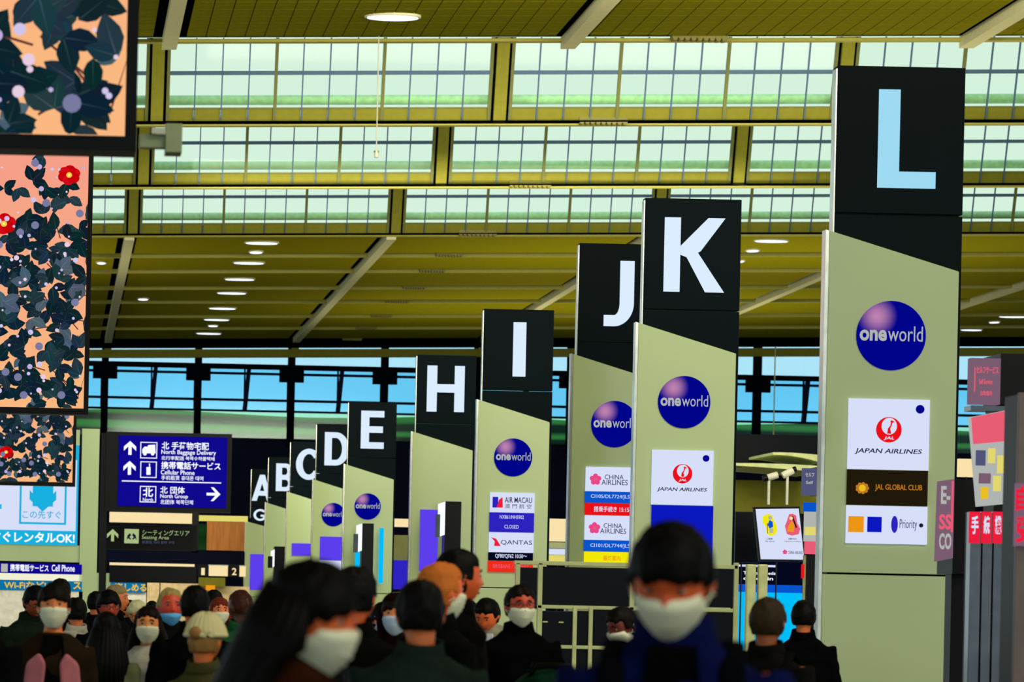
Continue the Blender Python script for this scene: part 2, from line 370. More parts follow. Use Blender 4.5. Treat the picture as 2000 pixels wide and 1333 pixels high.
for i in range(-2, 15):
    xm = P(205+182*i, 740, YW).x
    obj('main_mullion', MB().box(xm-.17, xm+.17, YW-.3, YW+.3, EYE+8, EYE+15), 'black_void', bw)
    obj('thin_mullion', MB().prism([(xm+pit/2-.08, Z['t0']), (xm+pit/2+.14, Z['t0']), (xm+pit/2+.3, Z['w1']), (xm+pit/2+.1, Z['w1'])], YW-.12, YW+.12), 'navy_wall', bw)
    obj('bracket', MB().box(xm-.6, xm+.6, YW-.35, YW-.1, Z['w1']-.62, Z['w1']+.1), 'black_void', bw)
    for (a, b_) in ((xm+.17, xm+pit/2), (xm+pit/2, xm+pit-.17)):
        wn_ = thing('window_%d' % nwin, ((a+b_)/2, YW, Z['w0']), kind='structure'); nwin += 1
        obj('pane', MB().box(a, b_, YW, YW+.03, Z['w0'], Z['w1']), 'blue_glass', wn_)
        obj('pane', MB().box(a, b_, YW, YW+.03, Z['t0'], Z['w0']-.05), 'blue_glass' if False else 'blue_glass', wn_)
        obj('pane', MB().box(a, b_, YW, YW+.03, Z['g0'], Z['t0']-.1), 'dark_glass', wn_)
        obj('pane', MB().box(a, b_, YW, YW+.03, Z['s1'], Z['s1']+3), 'pale_glass', wn_)
        obj('mullion', MB().box(b_-.04, b_+.04, YW-.05, YW+.1, Z['t0'], Z['w1']), 'navy_wall', wn_)
# streaked green sheet behind the panes, painting the reflections in their glass
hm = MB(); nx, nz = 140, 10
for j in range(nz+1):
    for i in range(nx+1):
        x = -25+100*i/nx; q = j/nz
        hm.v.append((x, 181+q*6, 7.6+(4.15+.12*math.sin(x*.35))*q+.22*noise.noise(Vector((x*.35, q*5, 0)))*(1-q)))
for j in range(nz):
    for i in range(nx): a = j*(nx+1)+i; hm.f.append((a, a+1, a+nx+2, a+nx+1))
tag(obj('reflection_sheet', hm, 'reflection_green', smooth=True), 'dark green streaked sheet painting the reflections in the end wall windows', 'painted_reflection')
# ------------------------------------------------------------------ camellia screens along the left
def camellia_mesh():
    W0, W1, Z0, Z1 = -1.7, .29, 0, 5.0      # relative to the screen's lower right corner region (x world, z from lower edge)
    v = []; f = []; cols = []
    def poly(pts, y, c):
        b = len(v); v.extend([(p[0], y, p[1]) for p in pts]); f.append(tuple(range(b, b+len(pts)))); cols.append(L3(c))
    nzb = 10
    for i in range(nzb):
        a, b = Z1*i/nzb, Z1*(i+1)/nzb; t = i/(nzb-1)
        c = (250-8*t, 184-44*t, 128+14*t)
        poly([(W0, a), (W1, a), (W1, b), (W0, b)], 0, c)
    rr = random.Random(11); y = -.0006
    def clipx(p): return (min(max(p[0], W0), W1), min(max(p[1], Z0), Z1))
    def leaf(x, z, ln, ang, c):
        nonlocal y
        y -= .00003; pts = []
        prof = [(0, 0), (.15, .2), (.38, .31), (.62, .28), (.85, .12), (1, 0), (.85, -.13), (.6, -.27), (.35, -.29), (.14, -.18)]
        for a, b in prof:
            pts.append(clipx((x+ln*(a*math.cos(ang)-b*math.sin(ang)), z+ln*(a*math.sin(ang)+b*math.cos(ang)))))
        poly(pts, y, c); y -= .00003
        q = .012*ln
        poly([clipx((x+ln*a*math.cos(ang)-s*q*math.sin(ang), z+ln*a*math.sin(ang)+s*q*math.cos(ang))) for a, s in ((.05, -1), (.95, 0), (.05, 1))], y, tuple(min(255, k+38) for k in c))
    def dens(z): return 1 if z < 2.15 else (.3 if z < 2.6 else .05)
    # stems
    for _ in range(70):
        x, z = rr.uniform(W0, W1), rr.uniform(Z0, Z1)
        if rr.random() > dens(z)+.2: continue
        a = rr.uniform(-1, 2.4); l = rr.uniform(.2, .5); y -= .00003
        dx, dz = l*math.cos(a), l*math.sin(a); qx, qz = -.006*math.sin(a), .006*math.cos(a)
        poly([clipx(p) for p in ((x-qx, z-qz), (x+dx-qx, z+dz-qz), (x+dx+qx, z+dz+qz), (x+qx, z+qz))], y, (92, 40, 44))
    for _ in range(680):
        x, z = rr.uniform(W0-.1, W1), rr.uniform(Z0-.1, Z1)
        if rr.random() > dens(z)*.98: continue
        g = rr.random(); c = (14, 36, 46) if g < .6 else ((30, 52, 62) if g < .88 else (74, 92, 106))
        n = rr.choice((1, 2, 2, 3)); a0 = rr.uniform(0, 2*PI)
        for k in range(n): leaf(x, z, rr.uniform(.13, .22), a0+k*rr.uniform(.9, 1.5), tuple(min(255, max(0, q+rr.randint(-6, 6))) for q in c))
    def flower(x, z, r, col=(212, 8, 22)):
        nonlocal y
        for k in range(6):
            y -= .00003; a = 2*PI*k/6+.4; cx, cz = x+r*.5*math.cos(a), z+r*.42*math.sin(a)
            poly([clipx((cx+r*.52*math.cos(2*PI*i/12), cz+r*.46*math.sin(2*PI*i/12))) for i in range(12)], y, tuple(max(0, q-(14 if k % 2 else 0)) for q in col))
        y -= .00003; poly([(x+r*.26*math.cos(2*PI*i/12), z+r*.24*math.sin(2*PI*i/12)) for i in range(12)], y, (240, 205, 60))
        y -= .00003; poly([(x+r*.1*math.cos(2*PI*i/8), z+r*.1*math.sin(2*PI*i/8)) for i in range(8)], y, (250, 240, 170))
    leaf(-.1, 2.95, .2, 2.5, (60, 78, 92)); leaf(-.1, 2.95, .2, 1.0, (50, 70, 84)); leaf(.05, 2.35, .2, 3.5, (40, 60, 70)); leaf(.08, 2.4, .18, -.6, (40, 60, 70))
    leaf(-.22, 2.2, .18, 1.2, (24, 44, 54)); leaf(-.22, 2.2, .18, 2.2, (24, 44, 54))
    flower(.07, 2.65, .13); flower(-.66, 2.08, .14); flower(-.93, .53, .13); flower(-1.3, 1.5, .13)
    for _ in range(260):
        x, z = rr.uniform(W0+.06, W1-.05), rr.uniform(Z0+.06, Z1-.1); r = rr.choice((.012, .016, .02, .03, .045)); y -= .00003
        c = rr.choice(((206, 196, 236), (190, 176, 222), (230, 205, 226)))
        if r > .03: c = (120, 122, 160)
        poly([(x+r*math.cos(2*PI*i/12), z+r*math.sin(2*PI*i/12)) for i in range(12)], y, c)
    me = bpy.data.meshes.new('camellia_picture'); me.from_pydata(v, [], f)
    at = me.color_attributes.new('col', 'FLOAT_COLOR', 'CORNER'); data = []
    for p, c in zip(me.polygons, cols): data += list(c)*p.loop_total
    at.data.foreach_set('color', data); me.materials.append(M['led_picture']); return me
cme = camellia_mesh()
for Y, lb in ((17.1, 'nearest hanging screen with large blurred camellia leaves on orange, top left corner'), (40.8, 'tall hanging screen with red camellias and dark leaves on orange'),
              (65.5, 'farthest hanging camellia screen, low behind the tall one')):
    zb = EYE+2.24
    t = thing('camellia_screen', (-.7, Y, zb-.07), lb, 'screen', 'hanging camellia screens')
    o = link('picture', cme, None, t); o.location = (.7, -.022, .07)
    obj('cabinet', MB().box(-1.75, .345, Y, Y+.22, zb-.07, zb+5.06), 'black_plastic', t)
    for nm, bx in (('bezel', (.29, .345, zb-.07, zb+5.06)), ('bezel', (-1.75, .29, zb-.07, zb)), ('bezel', (-1.75, .29, zb+5.0, zb+5.06))):
        obj(nm, MB().box(bx[0], bx[1], Y-.03, Y, bx[2], bx[3]), 'black_plastic', t)
    hr = MB()
    for xx in (-1.4, 0): hr.tube([(xx, Y+.1, zb+5.06), (xx, Y+.1, H-.02)], .025, 8)
    obj('hanging_rod', hr, 'black_plastic', t)
# projector on its arm beside the near screen
t = thing('camera_housing', P(338, 298, 17.2), 'pale grey box on a bracket arm right of the nearest camellia screen', 'housing')
pbox('box', (323, 241, 356, 298), 17.2, 'grey_metal', t, .16, .004); pbox('arm', (272, 262, 326, 289),  17.24, 'grey_metal', t, .06, .003); pbox('tag_plate', (296, 249, 322, 261), 17.19, 'white_plastic', t, .02)
# hanging sensor
a = P(735, 300, 80.4)
t = thing('hanging_sensor', (a.x, 80.4, a.z), 'thin cable with a small sensor hanging before the roof windows', 'sensor')
obj('cable', MB().tube([(a.x, 80.4, a.z), (a.x, 80.4, H+SL*a.x+.13)], .013, 6), 'white_plastic', t)
obj('sensor_body', MB().tube([(a.x, 80.4, a.z-.09), (a.x, 80.4, a.z+.02)], .05, 10), 'white_plastic', t); obj('sensor_cap', MB().tube([(a.x, 80.4, a.z+.02), (a.x, 80.4, a.z+.06)], (.06, .06), 10), 'grey_metal', t)

# ------------------------------------------------------------------ letter pillars
def letter_mb(ch, r, y):
    x0, x1, z0, z1 = r; h = z1-z0; w = x1-x0; t = .215*h; m = MB(); d = .02
    def q(*p): m.prism([(x0+a*w, z0+b*h) for a, b in p], y-d, y)
    def rc(a, b, c, e): m.prism([(a, c), (b, c), (b, e), (a, e)], y-d, y)
    th = .17*h
    if ch == 'L': rc(x0, x0+t, z0, z1); rc(x0+t, x1, z0, z0+th*.98)
    elif ch == 'I': rc(x0, x1, z0, z1)
    elif ch == 'H': rc(x0, x0+t, z0, z1); rc(x1-t, x1, z0, z1); rc(x0+t, x1-t, z0+.42*h, z0+.6*h)
    elif ch == 'E':
        rc(x0, x0+t, z0, z1)
        for c in (z0, z0+.42*h, z1-th): rc(x0+t, x1-(.03*h if c > z0 and c < z1-th else 0), c, c+th)
    elif ch == 'K':
        rc(x0, x0+t, z0, z1); q((.27, .62), (.27, .5), (.40, .46), (.60, .55), (1.0, 1), (.72, 1)); q((.27, .62), (.69, 0), (1.0, 0), (.53, .56), (.45, .66))
    elif ch == 'A':
        q((0, 0), (.25, 0), (.62, 1), (.38, 1)); q((.75, 0), (1, 0), (.62, 1), (.38, 1)); q((.2, .2), (.8, .2), (.74, .38), (.26, .38))
    elif ch == 'J': rc(x1-t, x1, z0+.35*h, z1); m.ring(x1-.62*w-.02*h, z0+.35*h, .62*w+.02*h, .35*h, t, -PI/2, 0, y, d, 14, th); rc(x0, x1-.62*w-.015*h, z0, z0+th)
    elif ch == 'D': rc(x0, x0+t, z0, z1); rc(x0+t, x0+.45*w, z0, z0+th); rc(x0+t, x0+.45*w, z1-th, z1); m.ring(x0+.45*w, z0+h/2, .55*w, h/2, t, -PI/2, PI/2, y, d, 20, th)
    elif ch == 'B':
        rc(x0, x0+t, z0, z1)
        for c0, c1, ww in ((z0, z0+.56*h, 1.0), (z0+.44*h, z1, .94)):
            hh = c1-c0; xm = x0+.55*w*ww; rc(x0+t, xm, c0, c0+.15*h); rc(x0+t, xm, c1-.15*h, c1); m.ring(xm, (c0+c1)/2, w*ww-.55*w*ww, hh/2, t*.95, -PI/2, PI/2, y, d, 14, .15*h)
    elif ch in 'CG':
        m.ring(x0+.55*w, z0+h/2, .55*w, h/2, t, .62 if ch == 'C' else .7, 2*PI-(.62 if ch == 'C' else .35), y, d, 26, th)
        if ch == 'G': rc(x0+.58*w, x1, z0+.36*h, z0+.52*h); rc(x1-t, x1, z0+.12*h, z0+.52*h)
    return m
PILL = [('L', 33.8, (1715, 176, 1828, 368)), ('K', 44.8, (1297, 426, 1415, 571)), ('J', 50.4, (1180, 510, 1238, 638)), ('I', 61.6, (1002, 630, 1027, 736)), ('H', 72.9, (834, 715, 907, 805)),
        ('E', 89.8, (705, 803, 750, 877)), ('D', 100.7, (634, 845, 682, 910)), ('C', 111.8, (578, 877, 624, 938)), ('B', 123.3, (539, 906, 574, 960)), ('A', 134, (492, 928, 532, 979))]
PR = {}; PANEL = {}
GR = 'letter pillars of the check-in islands'
for ch, Y, r in PILL:
    k = F/Y
    t = thing('letter_pillar', (7.89, Y+.2, 0), 'tall black and sage pillar topped by a glowing white letter %s' % ch, 'pillar', GR); PR[ch] = t
    xl, xr = (7.285, 8.49)
    obj('letter_box', MB().box(xl, xr, Y, Y+.19, EYE+3.86, EYE+5.25), 'slab_black', t, bevel=.006)
    obj('core', MB().box(xl, xr, Y, Y+.19, 0, EYE+3.845), 'slab_black', t, bevel=.006)
    obj('edge_trim', MB().box(xl-.012, xl-.001, Y+.01, Y+.18, EYE+3.4, EYE+5.22), 'edge_metal', t)
    tl, tr = (3.675, 3.315); pl, pr_ = 7.215, 8.437
    if ch == 'A': tl, tr, pl = 3.28, 2.95, 7.1
    fp = obj('front_panel', MB().prism([(pl, EYE+.462), (pr_, EYE+.462), (pr_, EYE+tr), (pl, EYE+tl)], Y-.12, Y-.005), 'panel_sage', t, bevel=.004); PANEL[ch] = fp
    obj('lower_panel', MB().box(pl, pr_, Y-.12, Y-.005, 0, EYE+.445), 'panel_sage', t, bevel=.004)
    obj('panel_edge', MB().prism([(pl-.035, 0), (pl-.003, 0), (pl-.003, EYE+tl), (pl-.035, EYE+tl+.01)], Y-.12, Y+.05), 'edge_metal', t)
    lo = obj('letter', letter_mb(ch, wrect(*r, Y), Y), 'em_letter_blue' if ch == 'L' else 'em_letter', t)
obj('letter', letter_mb('G', wrect(495, 995, 519, 1018, 134), 134), 'em_letter', PR['A'])
# round badges, lit
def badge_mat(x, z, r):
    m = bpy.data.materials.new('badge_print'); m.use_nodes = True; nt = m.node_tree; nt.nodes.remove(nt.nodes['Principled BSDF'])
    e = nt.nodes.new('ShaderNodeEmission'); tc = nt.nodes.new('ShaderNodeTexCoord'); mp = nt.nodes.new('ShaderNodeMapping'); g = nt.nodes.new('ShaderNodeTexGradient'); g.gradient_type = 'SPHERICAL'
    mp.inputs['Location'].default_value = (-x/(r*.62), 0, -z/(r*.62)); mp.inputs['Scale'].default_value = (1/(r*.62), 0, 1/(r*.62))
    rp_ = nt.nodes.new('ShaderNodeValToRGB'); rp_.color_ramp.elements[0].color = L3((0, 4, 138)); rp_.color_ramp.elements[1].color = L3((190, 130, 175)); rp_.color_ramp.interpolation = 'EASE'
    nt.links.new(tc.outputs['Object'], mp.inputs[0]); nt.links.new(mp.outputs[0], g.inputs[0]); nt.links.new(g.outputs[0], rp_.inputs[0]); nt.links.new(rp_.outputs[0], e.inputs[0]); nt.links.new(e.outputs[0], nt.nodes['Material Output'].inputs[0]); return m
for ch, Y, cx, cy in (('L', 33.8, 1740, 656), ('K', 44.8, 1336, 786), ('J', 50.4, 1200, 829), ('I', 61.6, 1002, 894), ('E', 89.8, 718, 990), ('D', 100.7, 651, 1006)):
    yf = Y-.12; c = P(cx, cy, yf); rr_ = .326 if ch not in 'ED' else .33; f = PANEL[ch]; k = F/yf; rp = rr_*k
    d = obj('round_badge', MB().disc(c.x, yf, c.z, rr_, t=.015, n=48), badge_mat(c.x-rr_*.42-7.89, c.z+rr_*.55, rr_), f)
    text('one', (cx-.9*rp, cy-.17*rp, cx-.12*rp, cy+.15*rp), yf-.015, 'em_silver', d, .03); text('world', (cx-.08*rp, cy-.27*rp, cx+.92*rp, cy+.17*rp), yf-.015, 'em_silver', d, -.003)
def board(ch, Y, rows, name='info_screen'):
    """stack of lit screens on a pillar; rows: (rect, material, [texts])"""
    yf = Y-.12; res = []
    for r, m, txts in rows:
        o = pbox(name, r, yf-.03, m, PANEL[ch], .029); res.append(o)
        for s, tr_, tm, b, *sh in txts: text(s, tr_, yf-.031, tm, o, b, shear=(sh[0] if sh else 0))
    return res
def blossom(x, y, rp, Y, parent):
    c = P(x, y, Y); r = rp*Y/F; m = MB()
    for i in range(5): a = PI/2+i*2*PI/5; m.disc(c.x+r*.55*math.cos(a), Y, c.z+r*.55*math.sin(a), r*.42, t=.003, n=12)
    obj('blossom_logo', m, 'em_pink', parent); obj('blossom_heart', MB().disc(c.x, Y-.004, c.z, r*.3, t=.002, n=10), 'em_rose', parent)
def crane(x, y, rp, Y, parent):
    c = P(x, y, Y); r = rp*Y/F
    o = obj('crane_disc', MB().disc(c.x, Y, c.z, r, t=.003, n=40), 'em_red', parent)
    obj('crane_opening', MB().disc(c.x+.02*r, Y-.003, c.z+.28*r, r*.6, r*.66, .002, 28), 'em_white', o)
    m = MB(); n_ = [(.1, .78), (.28, .82), (.5, .66), (.3, .62), (.22, .35), (.1, .1), (.2, -.35), (-.15, -.35), (-.1, .1), (.1, .35), (.16, .62)]
    m.prism([(c.x+a*r*.9, c.z+b*r*.9) for a, b in reversed(n_)], Y-.0075, Y-.0055); obj('crane_neck', m, 'em_red', o)
    text('JAL', (x-rp*.4, y+rp*.52, x+rp*.42, y+rp*.82), Y-.004, 'em_white', o, .02, shear=.2)
bs = board('L', 33.8, [((1657, 780, 1815, 918), 'em_white', [('JAPAN AIRLINES', (1669, 877, 1801, 889), 'em_ink', .012, .2)]),
    ((1655, 919, 1812, 988), 'em_brown', [('JAL GLOBAL CLUB', (1709, 947, 1801, 961), 'em_goldtext', .01)]),
    ((1653, 989, 1811, 1063), 'em_white', [('Priority', (1757, 1015, 1791, 1038), 'em_bluegrey', .0)])])
crane(1736, 840, 25, 33.64, bs[0])
for x, y, r_, mm, p in ((1797, 800, 8.5, 'em_disc', 0), (1684, 954, 15, 'em_goldtext', 1)):
    c = P(x, y, 33.645); 
    if p == 0: obj('small_badge', MB().disc(c.x, 33.645, c.z, r_*33.8/F, n=20), mm, bs[p])
    else:
        m = MB()
        for i in range(9): a = i*2*PI/9; q = r_*33.8/F; m.disc(c.x+q*.65*math.cos(a), 33.645, c.z+q*.55*math.sin(a), q*.24, n=8)
        obj('gold_emblem', m, mm, bs[p]); obj('emblem_heart', MB().disc(c.x, 33.644, c.z, r_*.45*33.8/F, n=12), 'em_gold', bs[p])
pbox('orange_square', (1657, 1009, 1687, 1040), 33.645, 'em_orange', bs[2], .003); pbox('blue_square', (1694, 1010, 1722, 1040), 33.645, 'em_royal', bs[2], .003)
c = P(1747, 1025, 33.645); obj('oval_emblem', MB().disc(c.x, 33.645, c.z, .031, .08, n=20), 'em_indigo', bs[2]); c = P(1799, 1027, 33.645); obj('dot', MB().disc(c.x, 33.645, c.z, .02, n=12), 'em_ink', bs[2])
bs = board('K', 44.8, [((1273, 880, 1393, 987), 'em_white', [('JAPAN AIRLINES', (1283, 953, 1381, 962), 'em_ink', .012, .2)]), ((1272, 988, 1392, 1120), 'em_royal', [])])
crane(1333, 926, 19, 44.64, bs[0]); c = P(1379, 896, 44.645); obj('small_badge', MB().disc(c.x, 44.645, c.z, .042, n=20), 'em_disc', bs[0])
bs = board('J', 50.4, [((1144, 913, 1254, 961), 'em_white', [('CHINA', (1181, 928, 1218, 937), 'em_ink', .0), ('AIRLINES', (1175, 938, 1226, 948), 'em_ink', .0)]),
    ((1143, 961, 1253, 983), 'em_blue', [('CI105/DL7724/JL5105', (1154, 967, 1245, 976), 'em_white', .0)]), ((1143, 984, 1253, 1007), 'em_red', [('搭乗手続き 15:15～', (1160, 990, 1238, 1001), 'em_white', .01)]),
    ((1142, 1008, 1252, 1056), 'em_white', [('CHINA', (1179, 1023, 1215, 1032), 'em_ink', .0), ('AIRLINES', (1172, 1033, 1223, 1043), 'em_ink', .0)]),
    ((1141, 1056, 1251, 1078), 'em_blue', [('CI101/DL7744/JL5041', (1153, 1063, 1244, 1072), 'em_white', .0)]), ((1141, 1079, 1251, 1103), 'em_yellow', [('最終案内', (1178, 1086, 1212, 1096), 'em_orange', .01)])])
blossom(1163, 937, 12, 50.24, bs[0]); blossom(1161, 1032, 12, 50.24, bs[3])
bs = board('I', 61.6, [((957, 963, 1044, 1002), 'em_white', [('AIR MACAU', (986, 972, 1039, 983), 'em_ink', .01), ('澳 門 航 空', (986, 985, 1038, 994), 'em_ink', .0)]),
    ((956, 1002, 1043, 1040), 'em_indigo', [('NX861/NH5902', (976, 1007, 1023, 1014), 'em_white', .0), ('CLOSED', (985, 1026, 1013, 1033), 'em_white', .0)]),
    ((955, 1041, 1042, 1080), 'em_white', [('QANTAS', (978, 1056, 1039, 1066), 'em_ink', .0)]), ((954, 1080, 1041, 1096), 'em_darkblue', [('QF80/QF62 10:50～', (967, 1083, 1029, 1092), 'em_white', .01)]),
    ((953, 1097, 1041, 1118), 'em_orangered', [('BRISBANE / SYDNEY', (963, 1103, 1033, 1111), 'em_rose', .0)])])
pbox('blue_emblem', (962, 971, 973, 992), 61.445, 'em_indigo', bs[0], .003)
m = MB(); a = P(970, 992, 61.44); u_ = 61.44/F; m.prism([(a.x, a.z), (a.x+12*u_, a.z), (a.x+11*u_, a.z+21*u_), (a.x+4*u_, a.z+15*u_)], 61.436, 61.44); obj('red_emblem', m, 'em_hotred', bs[0])
m = MB(); a = P(960, 1067, 61.44); m.prism([(a.x+5*u_, a.z), (a.x+18*u_, a.z), (a.x+9*u_, a.z+14*u_), (a.x-1*u_, a.z+17*u_), (a.x+6*u_, a.z+9*u_)], 61.436, 61.44); obj('red_tail', m, 'em_hotred', bs[2])
board('H', 72.9, [((820, 996, 855, 1115), 'em_violet', [])]); board('E', 89.8, [((694, 1058, 716, 1110), 'em_sky', [])])
board('D', 100.7, [((625, 1049, 670, 1095), 'em_violet', []), ((624, 1096, 670, 1120), 'em_white', [])]); board('C', 111.8, [((570, 1062, 610, 1086), 'em_violet', [])])
board('A', 134, [((488, 1083, 516, 1153), 'em_violet', [])])
# side-on display cabinets standing before pillars H, E and B
def side_kiosk(Y, bx, front, lb):
    a, b, c, e = wrect(*bx, Y); t = thing('side_display', ((a+b)/2, Y, 0), lb, 'display', 'slim displays seen from the side')
    obj('housing', MB().box(a, b, Y, Y+.5, .1, e), 'black_panel', t, bevel=.01)
    fa, fb, fc, fe = wrect(*front, Y); obj('screen_edge', MB().prism([(fa, fc), (fb, fc+.05), (fb, fe), (fa, fe-.05)], Y-.02, Y+.1), 'em_pure', t)
    q = wrect(front[0]-6, front[1]+(front[3]-front[1])*.36, front[0]+3, front[3], Y); obj('light_strip', MB().box(q[0], q[1], Y-.05, Y, q[2], q[3]), 'chrome', t)
    obj('foot', MB().box(a-.1, b+.1, Y-.1, Y+.6, 0, .1), 'black_plastic', t)
side_kiosk(71.5, (868, 980, 900, 1130), (856, 980, 869, 1050), 'black cabinet seen side-on before the H pillar')
side_kiosk(88.0, (706, 1023, 729, 1150), (696, 1023, 707, 1080), 'black cabinet seen side-on before the E pillar')
side_kiosk(120.0, (536, 1068, 556, 1120), (529, 1074, 536, 1110), 'small black cabinet seen side-on before the B pillar')
t = pbox('light_column', (740, 1032, 749, 1140), 89.3, 'em_sky'); tag(t, 'thin pale blue light column on the E pillar front', 'light')

# ------------------------------------------------------------------ signs at the left
t = thing('hanging_sign', P(336, 990, 104), 'deep blue sign to baggage delivery, cellular phone and north group', 'sign', 'hanging direction signs')
cab = pbox('cabinet', (206, 846, 452, 1000), 104.05, 'black_plastic', t, .4); s_ = pbox('face', (231, 853, 443, 991), 104.0, 'em_sign', t, .04)
Ys = 103.998
def arrow_up(x, y0, y1, w_, Y, mm, p, down=False):
    c = P(x, (y0+y1)/2, Y); u = Y/F; h = (y1-y0)*u/2; w_ *= u; m = MB(); sg = -1 if down else 1; t_ = w_*.24
    pts1 = [(-t_*.55, -h*sg), (t_*.55, -h*sg), (t_*.55, h*.8*sg), (-t_*.55, h*.8*sg)]
    pl_ = [pts1, [(0, h*sg), (-w_/2, (h-w_*.45)*sg), (-w_/2, (h-w_*.8)*sg), (0, (h-w_*.3)*sg)], [(0, h*sg), (w_/2, (h-w_*.45)*sg), (w_/2, (h-w_*.8)*sg), (0, (h-w_*.3)*sg)]]
    for q in pl_: m.prism([(c.x+a, c.z+b) for a, b in q], Y-.01, Y)
    obj('arrow', m, mm, p)
def arrow_right(x, y, w_, Y, mm, p):
    c = P(x, y, Y); u = Y/F; w_ *= u; h = w_/2; t_ = w_*.1; m = MB()
    for q in ([(-h, -t_), (h*.7, -t_), (h*.7, t_), (-h, t_)], [(h, 0), (0, h), (-w_*.2, h), (h*.45, 0)], [(h, 0), (h*.45, 0), (-w_*.2, -h), (0, -h)]): m.prism([(c.x+a, c.z+b) for a, b in q], Y-.01, Y)
    obj('arrow', m, mm, p)
def outline(r, Y, mm, p, tpx=1.6):
    a, b, c, e = wrect(*r, Y); q = tpx*Y/F; m = MB()
    for bx in ((a, b, c, c+q), (a, b, e-q, e), (a, a+q, c, e), (b-q, b, c, e)): m.box(bx[0], bx[1], Y-.01, Y, bx[2], bx[3])
    return obj('icon_frame', m, mm, p)
arrow_up(254, 862, 889, 24, Ys, 'em_pure', s_); arrow_up(253, 901, 928, 24, Ys, 'em_pure', s_)
ic = outline((274, 864, 307, 896), Ys, 'em_pure', s_); outline((274, 902, 306, 934), Ys, 'em_pure', s_); outline((273, 950, 305, 982), Ys, 'em_pure', s_)
def shape(pts, Y, mm, p, name='pictogram'):
    q = [P(x, y, Y) for x, y in pts]; obj(name, MB().prism([(a.x, a.z) for a in q], Y-.01, Y), mm, p)
shape([(278, 886), (278, 878), (282, 873), (289, 873), (289, 870), (303, 869), (304, 886)], Ys, 'em_pure', s_)
for wx in (283, 298): c = P(wx, 887, Ys); obj('wheel', MB().disc(c.x, Ys-.01, c.z, .05, t=.01, n=14), 'em_pure', s_)
shape([(286, 928), (286, 913), (294, 913), (294, 928)], Ys, 'em_pure', s_); shape([(291, 913), (291, 906), (293, 906), (293, 913)], Ys, 'em_pure', s_)
for tx, r, b in (('北 手荷物宅配', (316, 864, 408, 879), .015), ('North Baggage Delivery', (315, 880, 422, 891), .01), ('北行李配送 북쪽수하물택배', (315, 892, 419, 900), .01), ('携帯電話サービス', (315, 903, 431, 918), .02),
                 ('Cellular Phone', (314, 919, 380, 928), .01), ('手机租赁 휴대폰 대여', (315, 930, 397, 939), .01), ('北 団体', (313, 951, 361, 965), .015), ('North Group', (313, 966, 367, 976), .01),
                 ('北团体 북쪽단체', (313, 977, 377, 986), .01), ('北', (279, 953, 299, 971), .02), ('North', (279, 973, 299, 980), .01)):
    text(tx, r, Ys, 'em_pure', s_, b)
pbox('support_post', (193, 846, 206, 1400), 104.1, 'black_plastic', t, .2)
arrow_right(417, 966, 27, Ys, 'em_pure', s_)
pbox('divider', (238, 941, 432, 943), Ys-.002, 'em_pure', s_, .004)
t = thing('hanging_sign', P(300, 1075, 112), 'black seating area sign with an upward arrow, under the blue sign', 'sign', 'hanging direction signs')
s_ = pbox('face', (205, 1025, 384, 1075), 112, 'black_plastic', t, .3); Ys = 111.998
pbox('support_post', (194, 1025, 205.5, 1400), 112.05, 'black_plastic', t, .2)
arrow_up(220, 1034, 1058, 22, Ys, 'em_sage', s_); pbox('pictogram_tile', (243, 1034, 271, 1062), 111.99, 'em_sage', s_, .01)
for q in ([(247, 1056), (249, 1046), (254, 1042), (256, 1046), (253, 1050), (256, 1053), (255, 1055), (250, 1052)], [(267, 1056), (265, 1046), (260, 1042), (258, 1046), (261, 1050), (258, 1053), (259, 1055), (264, 1052)]):
    shape(q, 111.985, 'em_ink', s_)
text('シーティングエリア', (278, 1036, 370, 1047), Ys, 'em_sage', s_, .0); text('Seating Area', (277, 1047, 330, 1056), Ys, 'em_sage', s_, .0); text('休息区 의자 설치 구역', (277, 1057, 340, 1063), Ys, 'em_bluegrey', s_, 0)
# service kiosk building with the rental poster
t = thing('rental_kiosk', P(80, 1300, 95), 'sage framed rental kiosk with cyan and white poster at far left', 'kiosk')
zt = P(80, 838, 95)
pbox('side_post', (156, 838, 190, 1290), 95, 'panel_sage', t, .5); pbox('header', (-60, 838, 156, 868), 95.05, 'panel_sage', t, .5); pbox('apron', (-60, 1064, 156, 1097), 95.05, 'panel_sage', t, .5)
ad = pbox('poster', (-60, 868, 153, 1064), 95.02, 'em_cyan', t, .1); sh = pbox('poster_sheet', (-60, 897, 149, 1036), 95.0, 'em_white', ad, .01)
o_ = outline((38, 935, 130, 1025), 94.98, 'em_cyan', sh, 4); arrow_up(84, 930, 1000, 52, 94.97, 'em_cyan', sh, True); pbox('arrow_block', (64, 935, 104, 990), 94.96, 'em_cyan', sh, .01)
text('この先すぐ', (44, 998, 119, 1014), 94.97, 'em_cyan', sh, .01); text('すぐレンタルOK!', (-18, 1040, 146, 1061), 94.99, 'em_pure', ad, .025)
text('ー', (-10, 985, 3, 995), 94.97, 'em_cyan', sh, .02)
b1 = pbox('fascia', (-60, 1101, 160, 1121), 94.98, 'em_sign', t, .1); text('携帯電話サービス', (20, 1103, 95, 1117), 94.975, 'em_pure', b1, .02); text('Cell Phone', (101, 1104, 146, 1117), 94.975, 'em_pure', b1, .012)
pbox('phone_icon', (2, 1102, 15, 1118), 94.97, 'em_silver', b1, .005)
b2 = pbox('shop_band', (-60, 1134, 160, 1154), 94.98, 'em_teal', t, .1); text('Wi-Fiなど!', (8, 1136, 90, 1151), 94.975, 'em_gold', b2, .02); text('ス', (143, 1138, 158, 1152), 94.975, 'em_gold', b2, .03)
pbox('shop_wall', (-60, 1121, 160, 1134), 95.0, 'em_hair', t, .1); pbox('shop_front', (-60, 1154, 160, 1290), 95.0, 'shop_white', t, .1)
